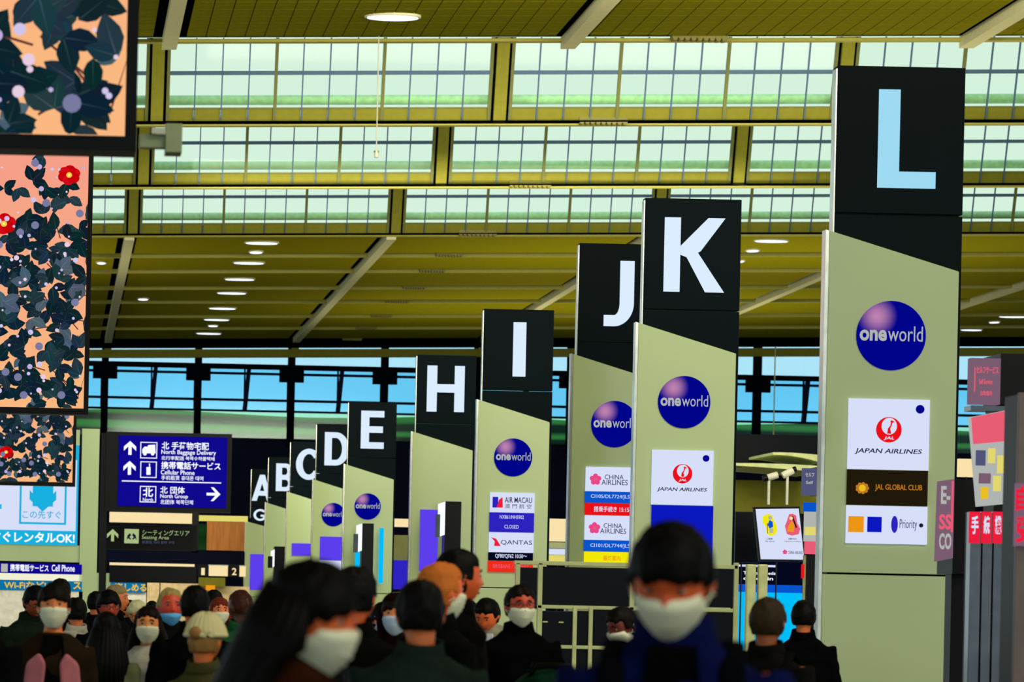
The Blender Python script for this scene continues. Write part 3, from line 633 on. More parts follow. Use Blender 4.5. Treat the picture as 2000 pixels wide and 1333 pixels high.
# black overhead gantry with openings behind the signs
t = thing('overhead_gantry', P(300, 1290, 125), 'black overhead gantry behind the two hanging signs, cream light showing through', 'gantry')
for nm, r, mm in (('black_beam', (185, 1075, 478, 1104), 'navy_wall'), ('black_beam', (214, 1104, 384, 1139), 'black_panel'), ('black_beam', (375, 1000, 388, 1080), 'black_panel'), ('light_band', (214, 1002, 375, 1022), 'em_cream'),
                  ('light_strip', (214, 1101, 380, 1106), 'em_cream'), ('light_band', (389, 1008, 484, 1019), 'em_paleyellow'), ('green_panel', (388, 1024, 404, 1075), 'streaky_green'), ('wooden_board', (404, 1020, 478, 1076), 'wood_brown')):
    pbox(nm, r, 125.0 if 'light' not in nm and nm != 'wooden_board' else 124.9, mm, t, .2)
pbox('sage_post', (183, 1120, 214, 1300), 125.05, 'panel_sage', t, .3)
for i, (x, n_) in enumerate(((386, '1'), (446, '2'))):
    s_ = pbox('gate_number_sign', (x, 1103, x+21, 1127), 124.85, 'black_plastic'); tag(s_, ('left gate sign, numeral one, beside the gantry' if n_ == '1' else 'right gate sign, numeral two, nearer the A pillar'), 'sign', 'gate number signs')
    text(n_, (x+7, 1110, x+14 if n_ == '1' else x+16, 1124), 124.845, 'em_cream', s_, .02)
for r, lb in (((408, 1106, 445, 1126), 'bright cream ceiling light box between the numbers 1 and 2'), ((468, 1107, 480, 1127), 'bright cream light box right of the number 2')):
    t = thing('light_box', P((r[0]+r[2])/2, r[3], 124.85), lb, 'light', 'cream light boxes by the gantry'); pbox('diffuser', r, 124.85, 'em_cream', t, .1); pbox('casing', (r[0]-1, r[1]-2, r[2]+1, r[1]), 124.85, 'white_plastic', t, .12)
t = thing('shop_counter', P(370, 1290, 130), 'bright shop front with teal banner and cream panels behind the crowd', 'shop')
b2 = pbox('banner', (214, 1139, 284, 1157), 129.9, 'em_teal', t, .1); text('楽しめる', (224, 1140, 286, 1156), 129.89, 'em_gold', b2, .025)
pbox('cream_panel', (286, 1139, 310, 1290), 130, 'cream_wall', t, .2); pbox('white_panel', (214, 1157, 284, 1290), 130, 'shop_white', t, .2); pbox('cream_panel', (312, 1140, 395, 1290), 130, 'cream_wall', t, .2)
pbox('olive_panel', (388, 1129, 440, 1146), 129.8, 'olive_frame', t, .2); pbox('orange_sign', (402, 1144, 420, 1154), 129.7, 'em_orange', t, .05); pbox('pale_panel', (396, 1146, 486, 1290), 130.1, 'cream_wall', t, .2)
# between pillars
t = thing('service_desk', P(785, 1290, 100), 'olive desk wall with indigo screen between the E and H pillars', 'desk')
pbox('olive_wall', (766, 1046, 806, 1096), 100.2, 'olive_frame_dark', t, .2); pbox('indigo_screen', (768, 1095, 798, 1152), 100, 'em_indigo', t, .08); pbox('white_cabinet', (766, 1158, 800, 1290), 100.1, 'shop_white', t, .4); pbox('cream_bulkhead', (766, 1014, 806, 1030), 100.1, 'em_cream', t, .1)
t = thing('light_bulkhead', P(1090, 1110, 85), 'stacked cream light bands between the I and J pillars', 'light')
for r, mm in (((1068, 1014, 1114, 1058), 'em_cream'), ((1068, 1060, 1114, 1072), 'grey_metal'), ((1068, 1073, 1114, 1084), 'em_white'), ((1068, 1085, 1114, 1100), 'em_paleyellow')): pbox('light_band', r, 85, mm, t, .2)
rods(t, [P(1090, 1095, 85).x], 85.1, 0, P(1090, 1095, 85).z)

# ------------------------------------------------------------------ right of the K pillar
t = thing('back_office', P(1520, 1290, 100), 'olive back wall above the dark counter between the K and L pillars', 'wall')
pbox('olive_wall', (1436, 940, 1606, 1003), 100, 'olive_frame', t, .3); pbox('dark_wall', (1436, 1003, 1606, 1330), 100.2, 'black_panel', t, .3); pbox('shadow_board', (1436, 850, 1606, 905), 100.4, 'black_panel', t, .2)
for (x0, y0, x1, y1, up) in ((1510, 884, 1606, 900, 1), (1436, 905, 1606, 918, 0)):
    m = MB(); n = 10
    top = [P(x0+(x1-x0)*i/n, y0+6*(i/n)**2, 97) for i in range(n+1)]; bot = [P(x0+(x1-x0)*i/n, y0+5+(y1-y0)*(i/n)**(2 if up else 1.2), 97) for i in range(n+1)]
    m.prism([(p.x, p.z) for p in bot]+[(p.x, p.z) for p in reversed(top)], 97, 100.39)
    o = obj('curved_canopy', m, 'frame_sage'); tag(o, 'pale curved canopy %s' % ('upper, by the L pillar edge' if up else 'lower, running from the K pillar'), 'canopy', 'curved canopies behind the counters')
b = P(1510, 885, 171.8)
tag(obj('thin_cable', MB().tube([(b.x, 171.8, b.z), (b.x, 171.8, H+SL*b.x-.385)], .03, 6), 'frame_sage'), 'thin vertical cable hanging between the K and L pillars', 'cable')
# courtesy screen with pictures, on two rods; two cameras
YQ = 62.0
t = thing('courtesy_screen', P(1525, 1095, YQ), 'tilted white courtesy screen with yellow and pink seated figures', 'screen')
q = [P(*p, YQ) for p in ((1483, 1097), (1573, 1097), (1562, 990), (1472, 991))]; obj('casing', MB().prism([(p.x, p.z) for p in q], YQ, YQ+.12), 'black_plastic', t)
q = [P(*p, YQ-.01) for p in ((1486, 1093), (1571, 1094), (1560, 994), (1476, 995))]; fs = obj('display', MB().prism([(p.x, p.z) for p in q], YQ-.01, YQ), 'em_white', t)
def blob(pts, mm, Y, p, nm='pictogram'):
    q = [P(*a, Y) for a in pts]; obj(nm, MB().prism([(a.x, a.z) for a in q], Y-.004, Y), mm, p)
blob([(1500, 1004), (1489, 1010), (1490, 1022), (1496, 1030), (1497, 1042), (1504, 1048), (1514, 1045), (1518, 1036), (1516, 1025), (1511, 1017), (1510, 1008)], 'em_yellow', YQ-.012, fs)
blob([(1541, 1005), (1537, 1018), (1533, 1028), (1537, 1044), (1547, 1047), (1560, 1044), (1563, 1034), (1557, 1022), (1555, 1008), (1548, 1004)], 'em_rose', YQ-.012, fs)
blob([(1503, 1016), (1499, 1026), (1503, 1033), (1510, 1030), (1509, 1020)], 'em_blue', YQ-.018, fs); blob([(1502, 1033), (1503, 1042), (1510, 1042), (1510, 1032)], 'em_silver', YQ-.019, fs)
c = P(1504, 1012, YQ-.02); obj('pictogram_head', MB().disc(c.x, YQ-.02, c.z, .035, n=12), 'em_silver', fs); blob([(1498, 1022), (1499, 1022), (1500, 1043), (1499, 1043)], 'em_ink', YQ-.02, fs)
blob([(1546, 1009), (1549, 1009), (1557, 1031), (1554, 1032)], 'em_brown', YQ-.018, fs); blob([(1546, 1018), (1540, 1028), (1537, 1038), (1550, 1040), (1552, 1026)], 'em_orange', YQ-.017, fs); c = P(1545, 1013, YQ-.02); obj('pictogram_head', MB().disc(c.x, YQ-.02, c.z, .03, n=12), 'em_cream', fs)
text('ご高齢', (1497, 1051, 1509, 1055), YQ-.012, 'em_ink', fs, .01); text('The elderly', (1494, 1057, 1513, 1060), YQ-.012, 'em_ink', fs, 0); text('妊娠中の方', (1540, 1051, 1556, 1055), YQ-.012, 'em_ink', fs, .01); text('Expectant and Infants', (1533, 1057, 1564, 1060), YQ-.012, 'em_ink', fs, 0)
blossom(1533, 1079, 5, YQ-.014, fs); text('CHINA AIRLINES', (1539, 1077, 1568, 1083), YQ-.012, 'em_ink', fs, 0)
rods(t, [P(1520, 1090, YQ).x], YQ+.15, 0, P(1520, 1080, YQ).z)
for (x0, y0, x1, y1, lx, ly, rx_, lb) in ((1519, 928, 1499, 934, 1490, 936, 1502, 'white security camera on the left rod, pointing left'), (1528, 930, 1549, 919, 1555, 917, 1538, 'white security camera on the right rod, tilted up to the right')):
    A_, B_, L_, R_, zt_ = P(x0, y0, 62.06), P(x1, y1, 62.06), P(lx, ly, 62.06), P(rx_, (y0+y1)/2+3, 62.06), P(rx_, 992, 62.06).z+.05
    t = thing('security_camera', (R_.x, 62.06, zt_), lb, 'camera', 'security cameras')
    obj('body', MB().tube([A_, B_], .062, 12), 'white_plastic', t, bevel=.008)
    obj('lens', MB().tube([B_, L_], .055, 12), 'black_plastic', t)
    obj('bracket', MB().tube([R_, (R_.x, 62.06, zt_)], .024, 8), 'white_plastic', t)
t = thing('flight_board', P(1500, 1200, 66), 'dark flight board with white lettering above a cyan display, right of the K pillar', 'screen')
o_ = pbox('dark_board', (1438, 1098, 1568, 1142), 66, 'em_darkblue', t, .1); text('Tokyo Haneda', (1452, 1117, 1515, 1125), 65.995, 'em_pure', o_, .01); text('check-in', (1452, 1127, 1510, 1134), 65.995, 'em_pure', o_, .01); pbox('light_line', (1438, 1104, 1515, 1108), 65.99, 'em_white', o_, .01)
pbox('blue_band', (1438, 1143, 1566, 1158), 66, 'em_blue', t, .1); pbox('cyan_display', (1438, 1158, 1566, 1300), 66, 'em_sky', t, .1)
t = pbox('black_monitor', (1436, 1000, 1486, 1100), 64, 'black_panel', None, .2, .01); rods(t, [P(1450, 1100, 64).x], 64.1, 0, P(1450, 1100, 64).z); tag(t, 'black monitor back left of the courtesy screen', 'monitor')
for x in (1457, 1480): o = pbox('sage_post', (x, 1103, x+18, 1330), 55, 'frame_sage', None, .14, .02); tag(o, 'rounded sage post %s of the pair below the courtesy screen' % ('left' if x == 1457 else 'right'), 'post', 'paired sage posts')
# ------------------------------------------------------------------ check-in machines at the right edge
def small_kiosk(Y, head, scr, col2, lb, blurry=True):
    a, b, c, e = wrect(*head, Y); t = thing('sign_totem', ((a+b)/2, Y, 0), lb, 'totem', 'lit sign totems')
    obj('header', MB().box(a, b, Y, Y+.1, c, e), 'em_signgrey' if col2 else 'em_bluegrey', t)
    obj('header_box', MB().box(b+.002, b+(b-a)*(.9 if col2 else .2), Y+.02, Y+.5, c, e+.02), 'black_plastic', t)
    return t
t = small_kiosk(27, (1896, 700, 1954, 790), None, True, 'black totem with mauve header and tilted pink bright screen at the right edge')
h_ = [o for o in t.children if o.name.startswith('header')][0]
text('セルフサービス', (1907, 716, 1950, 730), 26.99, 'em_rose', h_, .02); text('Self Service', (1912, 741, 1938, 751), 26.99, 'em_rose', h_, .01); text('自助服务', (1915, 764, 1938, 773), 26.99, 'em_rose', h_, .01); pbox('accent_bar', (1903, 718, 1905, 765), 26.99, 'em_rose', h_, .004)
pbox('header_shelf', (1896, 793, 1966, 803), 27, 'chrome', t, .2)
q = [P(*p, 26.9) for p in ((1912, 990), (1974, 984), (1964, 802), (1897, 815))]; obj('tilted_screen', MB().prism([(p.x, p.z) for p in q], 26.9, 27.0), 'em_silver', t)
q = [P(*p, 26.88) for p in ((1902, 868), (1967, 862), (1964, 803), (1898, 816))]; obj('pink_heading', MB().prism([(p.x, p.z) for p in q], 26.88, 26.9), 'em_rose', t)
for r, mm in (((1906, 880, 1925, 910), 'em_bluegrey'), ((1930, 876, 1944, 905), 'em_paleyellow'), ((1948, 890, 1964, 925), 'em_paleyellow'), ((1912, 925, 1935, 945), 'em_signgrey'), ((1940, 930, 1955, 960), 'em_paleyellow'), ((1916, 952, 1930, 975), 'em_gold')): pbox('picture_block', r, 26.87, mm, t, .008)
obj('column', MB().box(P(1962, 0, 27.3).x, P(1990, 0, 27.3).x+.05, 27.3, 27.6, 0, P(1980, 770, 27.3).z), 'black_plastic', t)
YB = 26.0
for i, (x0, x1) in enumerate(((1893, 1914), (1917, 1936), (1939, 1959))):
    a, b, c, e = wrect(x0, 1000, x1, 1333, YB); t = thing('banner_stand', ((a+b)/2, YB, 0), 'slim mirror-bright stand with red lettered top, %s of the three by the right edge' % ('leftmost', 'middle', 'rightmost')[i], 'stand', 'slim red-topped stands')
    obj('mirror_face', MB().box(a, b, YB, YB+.12, .05, e-.0), 'chrome', t, bevel=.004); o_ = pbox('red_top', (x0, 1000, x1, 1062), YB-.01, 'em_hotred', t, .01); text(('N', 'I', 'O')[i] if False else ('手', '続', '機')[i], (x0+4, 1008, x1-3, 1044), YB-.012, 'em_white', o_, .03)
    obj('back_shell', MB().box(a+.001, b, YB+.121, YB+.16, .05, e), 'black_plastic', t); obj('foot', MB().box(a, b, YB-.1, YB+.25, 0, .05), 'black_plastic', t)
YC = 28.5
a, b, c, e = wrect(1829, 936, 1862, 1098, YC); t = thing('sign_totem', ((a+b)/2, YC, 0), 'black totem with pink and silver lettered panel overlapping the L pillar', 'totem', 'lit sign totems')
obj('housing', MB().box(b, b+.17, YC, YC+.5, EYE+.4, e), 'black_plastic', t); o_ = obj('lettered_panel', MB().prism([(a, c), (b, c+.03), (b, e), (a+.01, e-.02)], YC-.01, YC+.05), 'em_signgrey', t)
obj('leg', MB().box(b+.02, b+.12, YC+.1, YC+.3, 0, EYE+.4), 'black_plastic', t)
text('E-', (1838, 950, 1856, 985), YC-.012, 'em_silver', o_, .03); text('SS', (1834, 1005, 1858, 1035), YC-.012, 'em_rose', o_, .03); text('CO', (1834, 1042, 1858, 1074), YC-.012, 'em_silver', o_, .03); pbox('pink_stripe', (1858, 940, 1862, 1040), YC-.014, 'em_rose', o_, .003)
YD = 20.0
a, b, c, e = wrect(1984, 768, 2060, 1333, YD); t = thing('self_service_machine', ((a+b)/2, YD, 0), 'grey machine panel with red characters cut by the right frame edge', 'machine')
obj('front', MB().box(a, b, YD, YD+.03, .1, e), 'machine_grey', t, bevel=.004); obj('housing', MB().box(a+.002, b, YD+.031, YD+.3, .1, e-.01), 'black_plastic', t); o_ = pbox('red_label', (1981, 945, 2050, 1068), YD-.01, 'em_signgrey', t, .01); text('自動', (1984, 950, 2045, 1000), YD-.012, 'em_hotred', o_, .04); text('受付', (1984, 1008, 2045, 1062), YD-.012, 'em_hotred', o_, .04)
obj('foot', MB().box(a, b, YD-.05, YD+.55, 0, .1), 'black_plastic', t)
YE = 54.0
t = small_kiosk(YE, (1568, 915, 1595, 968), None, False, 'small distant totem with blue grey header and pink-footed screen beside the L pillar')
h_ = [o for o in t.children if o.name.startswith('header')][0]; text('セルフ', (1573, 924, 1590, 932), YE-.01, 'em_silver', h_, .02); text('Self', (1574, 940, 1588, 946), YE-.01, 'em_silver', h_, .02)
for r, mm in (((1570, 982, 1597, 1000), 'em_blue'), ((1571, 1000, 1597, 1058), 'em_silver'), ((1572, 1030, 1597, 1046), 'em_paleyellow'), ((1572, 1058, 1598, 1083), 'em_rose')): pbox('screen_block', r, YE-(.0 if mm != 'em_paleyellow' else .01), mm, t, .05)
a, b, c, e = wrect(1575, 1086, 1598, 1333, YE); obj('stand', MB().box(a, b, YE+.05, YE+.3, 0, e), 'black_plastic', t); pbox('red_light', (1566, 1103, 1571, 1130), YE, 'em_red', t, .05); pbox('side_rail', (1567, 1085, 1572, 1333), YE+.1, 'grey_metal', t, .05)
# dark gable above the right totems and light band
t = pbox('black_bulkhead', (1954, 692, 2080, 770), 29, 'black_plastic', None, .6); tag(t, 'black bulkhead at the right edge behind the mauve header', 'bulkhead')
t = pbox('light_bulkhead', (1872, 897, 1935, 932), 60, 'em_cream', None, .2); rods(t, [P(1890, 930, 60).x], 60.1, 0, P(1890, 925, 60).z); tag(t, 'short cream light band right of the L pillar', 'light')

# ------------------------------------------------------------------ partition frame behind the man with glasses
YF = 29.0
t = thing('partition_frame', P(1220, 1333, YF)*1.0, 'wide sage metal partition with black panels in the middle of the hall', 'partition'); t.location.z = 0; WP[t.name] = Vector(t.location)
def fr(r, nm='rail', mm='frame_sage', Y=YF, d=.05): 
    a, b, c, e = wrect(*r, Y)
    if r[3] >= 1333: c = 0.0
    obj(nm, MB().box(a, b, Y, Y+d, c, e), mm, t, bevel=.004)
fr((1005, 1100, 1442, 1108)); 
for x in (1005, 1049, 1229, 1432): fr((x, 1100, x+9, 1333), 'post')
fr((1014, 1109, 1049, 1190), 'black_panel', 'black_panel', YF+.02, .02); fr((1058, 1109, 1229, 1186), 'black_panel', 'black_panel', YF+.02, .02); fr((1238, 1109, 1432, 1186), 'black_panel', 'black_panel', YF+.02, .02)
fr((1049, 1186, 1432, 1193)); fr((1058, 1194, 1118, 1333), 'lower_panel', 'black_panel', YF+.02, .02); fr((1126, 1194, 1149, 1333), 'lower_panel', 'black_panel', YF+.02, .02); fr((1157, 1194, 1432, 1333), 'lower_panel', 'black_panel', YF+.02, .02)
for x in (1118, 1149): fr((x, 1186, x+8, 1333), 'post', 'frame_sage', YF-.01)
fr((1058, 1264, 1432, 1271), 'rail', 'frame_sage', YF-.005)
fr((1060, 1214, 1070, 1217), 'label_strip', 'frame_sage', YF, .02); fr((1091, 1215, 1101, 1218), 'label_strip', 'frame_sage', YF, .02)

# ------------------------------------------------------------------ people
DEFER = []
def remeshed(mb, name, voxel, material, parent, wr=0, seed=0, extra=None):
    me = mb.mesh(name); o = bpy.data.objects.new(name, me); C.objects.link(o)
    m = o.modifiers.new('r', 'REMESH'); m.mode = 'VOXEL'; m.voxel_size = voxel; m.use_smooth_shade = True
    s = o.modifiers.new('s', 'SMOOTH'); s.iterations = 3; s.factor = .5
    o.parent = parent; DEFER.append((o, material, wr, seed, extra))
def flush_remesh():
    bpy.context.view_layer.update(); dg = bpy.context.evaluated_depsgraph_get()
    res = [bpy.data.meshes.new_from_object(d[0].evaluated_get(dg)) for d in DEFER]
    for (o, material, wr, seed, extra), me in zip(DEFER, res):
        if wr:
            off = Vector((seed*3.1, seed*1.7, 0))
            for v in me.vertices:
                p = v.co; n = noise.noise(Vector((p.x*7, p.y*7, p.z*13))+off)+.5*noise.noise(Vector((p.x*18, p.y*18, p.z*25))+off)
                v.co = p+v.normal*wr*n
        old = o.data; o.modifiers.clear()
        if extra:                                   # fingers, added after the voxel pass
            b = len(me.vertices); vs = [tuple(v.co) for v in me.vertices]+extra.v
            fs_ = [tuple(p.vertices) for p in me.polygons]+[tuple(i+b for i in q) for q in extra.f]
            m2 = bpy.data.meshes.new(old.name); m2.from_pydata(vs, [], fs_); bpy.data.meshes.remove(me); me = m2
        me.polygons.foreach_set('use_smooth', [True]*len(me.polygons)); me.materials.clear(); me.materials.append(material)
        o.data = me; bpy.data.meshes.remove(old)

def head_r(d, nose=True):
    """radius of the head in unit direction d (face looks along -Y)"""
    x, y, z = d
    e = (abs(x/.076)**2.25+abs(y/.096)**2.25+abs(z/.108)**2.25)**(-1/2.25)
    p = Vector(d)*e
    k = 1.0
    if p.z < 0:
        q = min(1, -p.z/.108); k -= .16*q*abs(x) + .10*q*max(0, y)      # jaw and nape draw in
        k += .07*q*max(0, -y)*(1-abs(x))
    r = e*k; p = Vector(d)*r
    def g(cx, cz, sx, sz, a): return a*math.exp(-((p.x-cx)/sx)**2-((p.z-cz)/sz)**2)
    if y < 0:
        if nose: r += g(0, -.022, .012, .014, .02)+g(0, .0, .009, .022, .010)
        r -= g(.031, .010, .018, .012, .009)+g(-.031, .010, .018, .012, .009)
        r += g(0, .034, .045, .010, .004)+g(0, -.056, .022, .006, .006)+g(0, -.069, .018, .006, .005)-g(0, -.0625, .024, .003, .004)+g(0, -.094, .022, .014, .006)
        r += g(.045, -.02, .02, .02, .003)+g(-.045, -.02, .02, .02, .003)
    return r
def head_mb(mb, tf, fn, n=44, m=30):
    b = len(mb.v)
    for i in range(1, m):
        t = PI*i/m
        for k in range(n):
            d = Vector((math.sin(t)*math.sin(2*PI*k/n), -math.sin(t)*math.cos(2*PI*k/n), math.cos(t))); mb.v.append(tuple(tf(d*fn(d))))
    for s in (1, -1): d = Vector((0, 0, s)); mb.v.append(tuple(tf(d*fn(d))))
    T, Bm = len(mb.v)-2, len(mb.v)-1
    for i in range(m-2):
        for k in range(n): mb.f.append((b+i*n+k, b+(i+1)*n+k, b+(i+1)*n+(k+1) % n, b+i*n+(k+1) % n))
    for k in range(n): mb.f.append((T, b+k, b+(k+1) % n)); mb.f.append((b+(m-2)*n+(k+1) % n, b+(m-2)*n+k, Bm))
def sstep(a, b, x): x = max(0, min(1, (x-a)/(b-a))); return x*x*(3-2*x)
NP = [0]
def person(px, ytop, Y, label, face=0, pitch=0, hyaw=0, tilt=0, hair='short', hcol=(9, 7, 6), skin=(196, 112, 62), mask=None, glasses=False, coat=(14, 15, 18), inner=None,
           pants=(12, 12, 16), lapel=None, hood=None, hat=None, arms='down', pack=None, wide=1.0, fem=False, name='person', fine=False, collar=True, stoop=0, height=None):
    NP[0] += 1; seed = NP[0]; c = P(px, ytop, Y); hgt = c.z; s = hgt/1.728
    root = thing('person', (c.x, Y, 0), label, 'person', 'travellers in the crowd'); root.rotation_euler = (0, 0, math.radians(face))
    s = max(.72, min(1.12, s)); zoff = 0
    V = lambda *a: Vector(a)*s
    Sx = .88 if fem else 1.0
    # the head's frame: pivot at the neck
    piv = Vector((0, 0, 1.50)); Rm = Matrix.Rotation(math.radians(hyaw), 3, 'Z') @ Matrix.Rotation(math.radians(tilt), 3, 'Y') @ Matrix.Rotation(math.radians(pitch), 3, 'X')
    drop = (Rm @ Vector((0, -.01, .225))).z-.225
    def tf(p): return (piv+Rm @ (Vector(p)+Vector((0, -.015, .105)))-Vector((0, 0, 0)))*s
    body = MB(); head_mb(body, tf, head_r)
    for sx in (-1, 1): body.ell(tf((sx*.080, .012, -.012)), (.012*s, .022*s, .032*s), 10, 7, Rm @ Matrix.Rotation(.25*sx, 3, 'Z'))
    body.tube([V(0, .012, 1.40), V(0, .006, 1.48), tf((0, .022, -.05))], [.062*s, .052*s*(.92 if fem else 1), .054*s], 14)
    tor = [(.84, .155, .11), (.92, .165, .115), (1.04, .14, .10), (1.18, .155, .112), (1.30, .175*Sx, .112), (1.38, .172*Sx, .095), (1.43, .11, .075), (1.46, .06, .06)]
    body.tube([V(0, 0, z) for z, a, b in tor], [(a*s, b*s) for z, a, b in tor], 22)
    if arms == 'down': ar = lambda x: [V(x*.165*Sx, 0, 1.385), V(x*.23*Sx, .02, 1.10), V(x*.235*Sx, -.06, .86)]
    elif arms == 'push': ar = lambda x: [V(x*.165*Sx, 0, 1.385), V(x*.26*Sx, .03, 1.13), V(x*.22*Sx, -.26, 1.06)]
    else: ar = lambda x: [V(x*.165*Sx, 0, 1.385), V(x*.25*Sx, -.02, 1.12), V(x*.07, -.27, 1.17)]
    fing = MB()
    for x in (-1, 1):
        a = ar(x); body.tube([a[0], (a[0]+a[1])/2, a[1], (a[1]+a[2])/2, a[2]], [.052*s, .046*s, .038*s, .036*s, .026*s], 12)
        d = (a[2]-a[1]).normalized(); side = Vector((0, 1, 0)) if arms == 'down' else Vector((1, 0, 0)); nrm = d.cross(side).normalized(); side = nrm.cross(d).normalized()
        pe = a[2]+d*.085*s; body.tube([a[2]-d*.01, a[2]+d*.04*s, pe], [(.026*s, .022*s), (.018*s, .038*s) if arms == 'down' else (.038*s, .018*s), (.014*s, .036*s) if arms == 'down' else (.036*s, .014*s)], 12)
        for i in range(4):
            o_ = side*(i-1.5)*.0195*s; L_ = (.07, .08, .075, .058)[i]*s; q = pe-d*.02*s+o_; cu = nrm*(-x)*.02*s
            fing.tube([q, q+d*L_*.5+cu*.2, q+d*L_*.8+cu*.9, q+d*L_*1.0+cu*1.7], [.0092*s, .0088*s, .008*s, .0062*s], 8)
        q = a[2]+d*.025*s-side*.028*s; fing.tube([q, q-side*.024*s+d*.02*s, q-side*.03*s+d*.05*s], [.012*s, .0105*s, .008*s], 8)
    for x in (-1, 1):
        body.tube([V(x*.085, 0, .9), V(x*.09, -.005, .68), V(x*.09, -.015, .48), V(x*.092, .012, .3), V(x*.092, .02, .09)], [.082*s, .07*s, .05*s, .05*s, .035*s], 12)
        body.tube([V(x*.092, .04, .05), V(x*.1, -.04, .045), V(x*.105, -.13, .03)], [(.035*s, .04*s), (.04*s, .035*s), (.035*s, .02*s)], 10)
    body.v = [(x, y, max(z, .012)) for x, y, z in body.v]
    skm = cm('skin', skin, .5, var=.06, scale=20)
    remeshed(body, 'body', .0085 if fine else .013, skm, root, extra=fing)
    # clothing
    cc = cm('cloth', coat, .85, var=.2, scale=14, spec=.03)
    jk = MB(); e = .026
    tr_ = [(.78, .178, .135), (.92, .178, .135), (1.05, .168, .128), (1.2, .176, .136), (1.31, .19*Sx, .134), (1.385, .180*Sx, .115), (1.43, .12, .092), (1.462, .082, .078)]
    jk.tube([V(0, 0, z) for z, a, b in tr_], [(a*s*wide, b*s*wide) for z, a, b in tr_], 22)
    for x in (-1, 1):
        a = ar(x); jk.tube([a[0], (a[0]+a[1])/2, a[1], (a[1]+a[2])/2, a[2]-(a[2]-a[1])*.06], [.074*s*wide, .066*s*wide, .056*s*wide, .05*s, .043*s], 12)
    remeshed(jk, 'jacket', .018, cc, root, .012, seed)
    if collar:
        cl = MB(); n = 18
        for i in range(n):
            a = 2*PI*i/n-PI/2
        cl.tube([V(0, .004, 1.43), V(0, .004, 1.47), V(0, .012, 1.505)], [(.098*s, .088*s), (.084*s, .08*s), (.078*s, .076*s)], 18, cap=False)
        if inner: pass
        o = link('collar', cl.mesh('collar', smooth=True), cc, root); q = o.modifiers.new('solid', 'SOLIDIFY'); q.thickness = .01*s; q.offset = 0
    tp = MB()
    for x in (-1, 1): tp.tube([V(x*.075, 0, .93), V(x*.09, 0, .78), V(x*.092, -.008, .48), V(x*.094, .01, .1)], [(.1*s, .115*s), (.095*s, .1*s), .072*s, .062*s], 14)
    link('trousers', tp.mesh('trousers', smooth=True), cm('cloth', pants, .85, var=.2, scale=14, spec=.03), root)
    for x in (-1, 1):
        sm = MB().tube([V(x*.095, .055, .05), V(x*.1, -.03, .05), V(x*.106, -.13, .038), V(x*.108, -.165, .03)], [(.04*s, .046*s), (.046*s, .048*s), (.043*s, .034*s), (.028*s, .024*s)], 12)
        link('shoe', sm.mesh('shoe', smooth=True), cm('leather', (12, 11, 10), .4), root)
    if inner:   # shirt or top seen in the open front
        im = MB(); yy = -.1365*wide
        im.prism([(-.035*s, 1.0*s), (.035*s, 1.0*s), (.06*s, 1.36*s), (.05*s, 1.45*s), (-.05*s, 1.45*s), (-.06*s, 1.36*s)], -.148*s*wide, -.04*s)
        im.v = [(x, y+(.05*s if z > 1.41*s else (.022*s if z > 1.3*s else 0)), z) for x, y, z in im.v]
        link('top', im.mesh('top'), cm('cloth', inner, .85), root)
    if lapel:
        for x in (-1, 1):
            lm = MB(); pts = [(-.16*x, 1.12), (-.06*x, 1.02), (-.035*x, 1.3), (-.07*x, 1.36), (-.14*x, 1.30)]; pts = [(a*s, b*s) for a, b in pts]
            if x > 0: pts.reverse()
            lm.prism(pts, -.165*s*wide, -.11*s); lm.v = [(a, b+(abs(a)*.3), z) for a, b, z in lm.v]
            o = link('scarf_end', lm.mesh('scarf_end'), cm('cloth', lapel, .9), root); q = o.modifiers.new('b', 'BEVEL'); q.width = .02*s; q.segments = 3
    # face
    dark = cm('eye', (14, 8, 6), .2)
    for sx in (-1, 1):
        d = Vector((sx*.031, -.085, .010)).normalized(); p = d*(head_r(d)+.001)
        e_ = link('eye', MB().ell(tf(p), (.0135*s, .007*s, .0065*s), 12, 8, Rm).mesh('eye', smooth=True), cm('eye_white', (150, 130, 120), .3), root)
        link('iris', MB().ell(tf(p*1.05), (.0065*s, .005*s, .006*s), 10, 7, Rm).mesh('iris', smooth=True), dark, e_)
        bm_ = MB(); pts = []
        for i in range(6):
            d = Vector((sx*(.014+.007*i), -.085, .030+.004*math.sin(PI*i/5)-.001*i)).normalized(); pts.append(tf(d*(head_r(d)+.002)))
        bm_.tube(pts, [.002*s, .0035*s, .004*s, .0038*s, .003*s, .0015*s], 6); link('eyebrow', bm_.mesh('eyebrow', smooth=True), cm('hair', hcol, .6, spec=.1), root)
    mm_ = MB(); pts = []
    for i in range(7):
        d = Vector(((i-3)*.008, -.09, -.0645+.001*abs(i-3))).normalized(); pts.append(tf(d*(head_r(d)+.0015)))
    mm_.tube(pts, [.001, .004*s, .005*s, .005*s, .005*s, .004*s, .001], 6)
    if not mask: link('mouth', mm_.mesh('mouth', smooth=True), cm('lip', (150, 60, 45), .4), root)
    if mask:
        lo, hi = (-.108, -.010) if mask[0] != 'chin' else (-.120, -.045)
        def fm(d):
            r = head_r(d, False); p = d*r
            k = sstep(lo-.008, lo+.006, p.z)*(1-sstep(hi-.006, hi+.008+.012*math.exp(-(p.x/.02)**2), p.z))*(1-sstep(.064, .072, abs(p.x)))*(1 if p.y < .0 else 0)
            pf = .010*math.exp(-(p.x/.045)**2)+.0012*math.sin(p.z*420)
            return r-.012+k*(.021+pf)
        k_ = MB(); head_mb(k_, tf, fm, 56, 44); fmk = link('face_mask', k_.mesh('face_mask', smooth=True), cm('mask', mask[1], .9, var=.04), root)
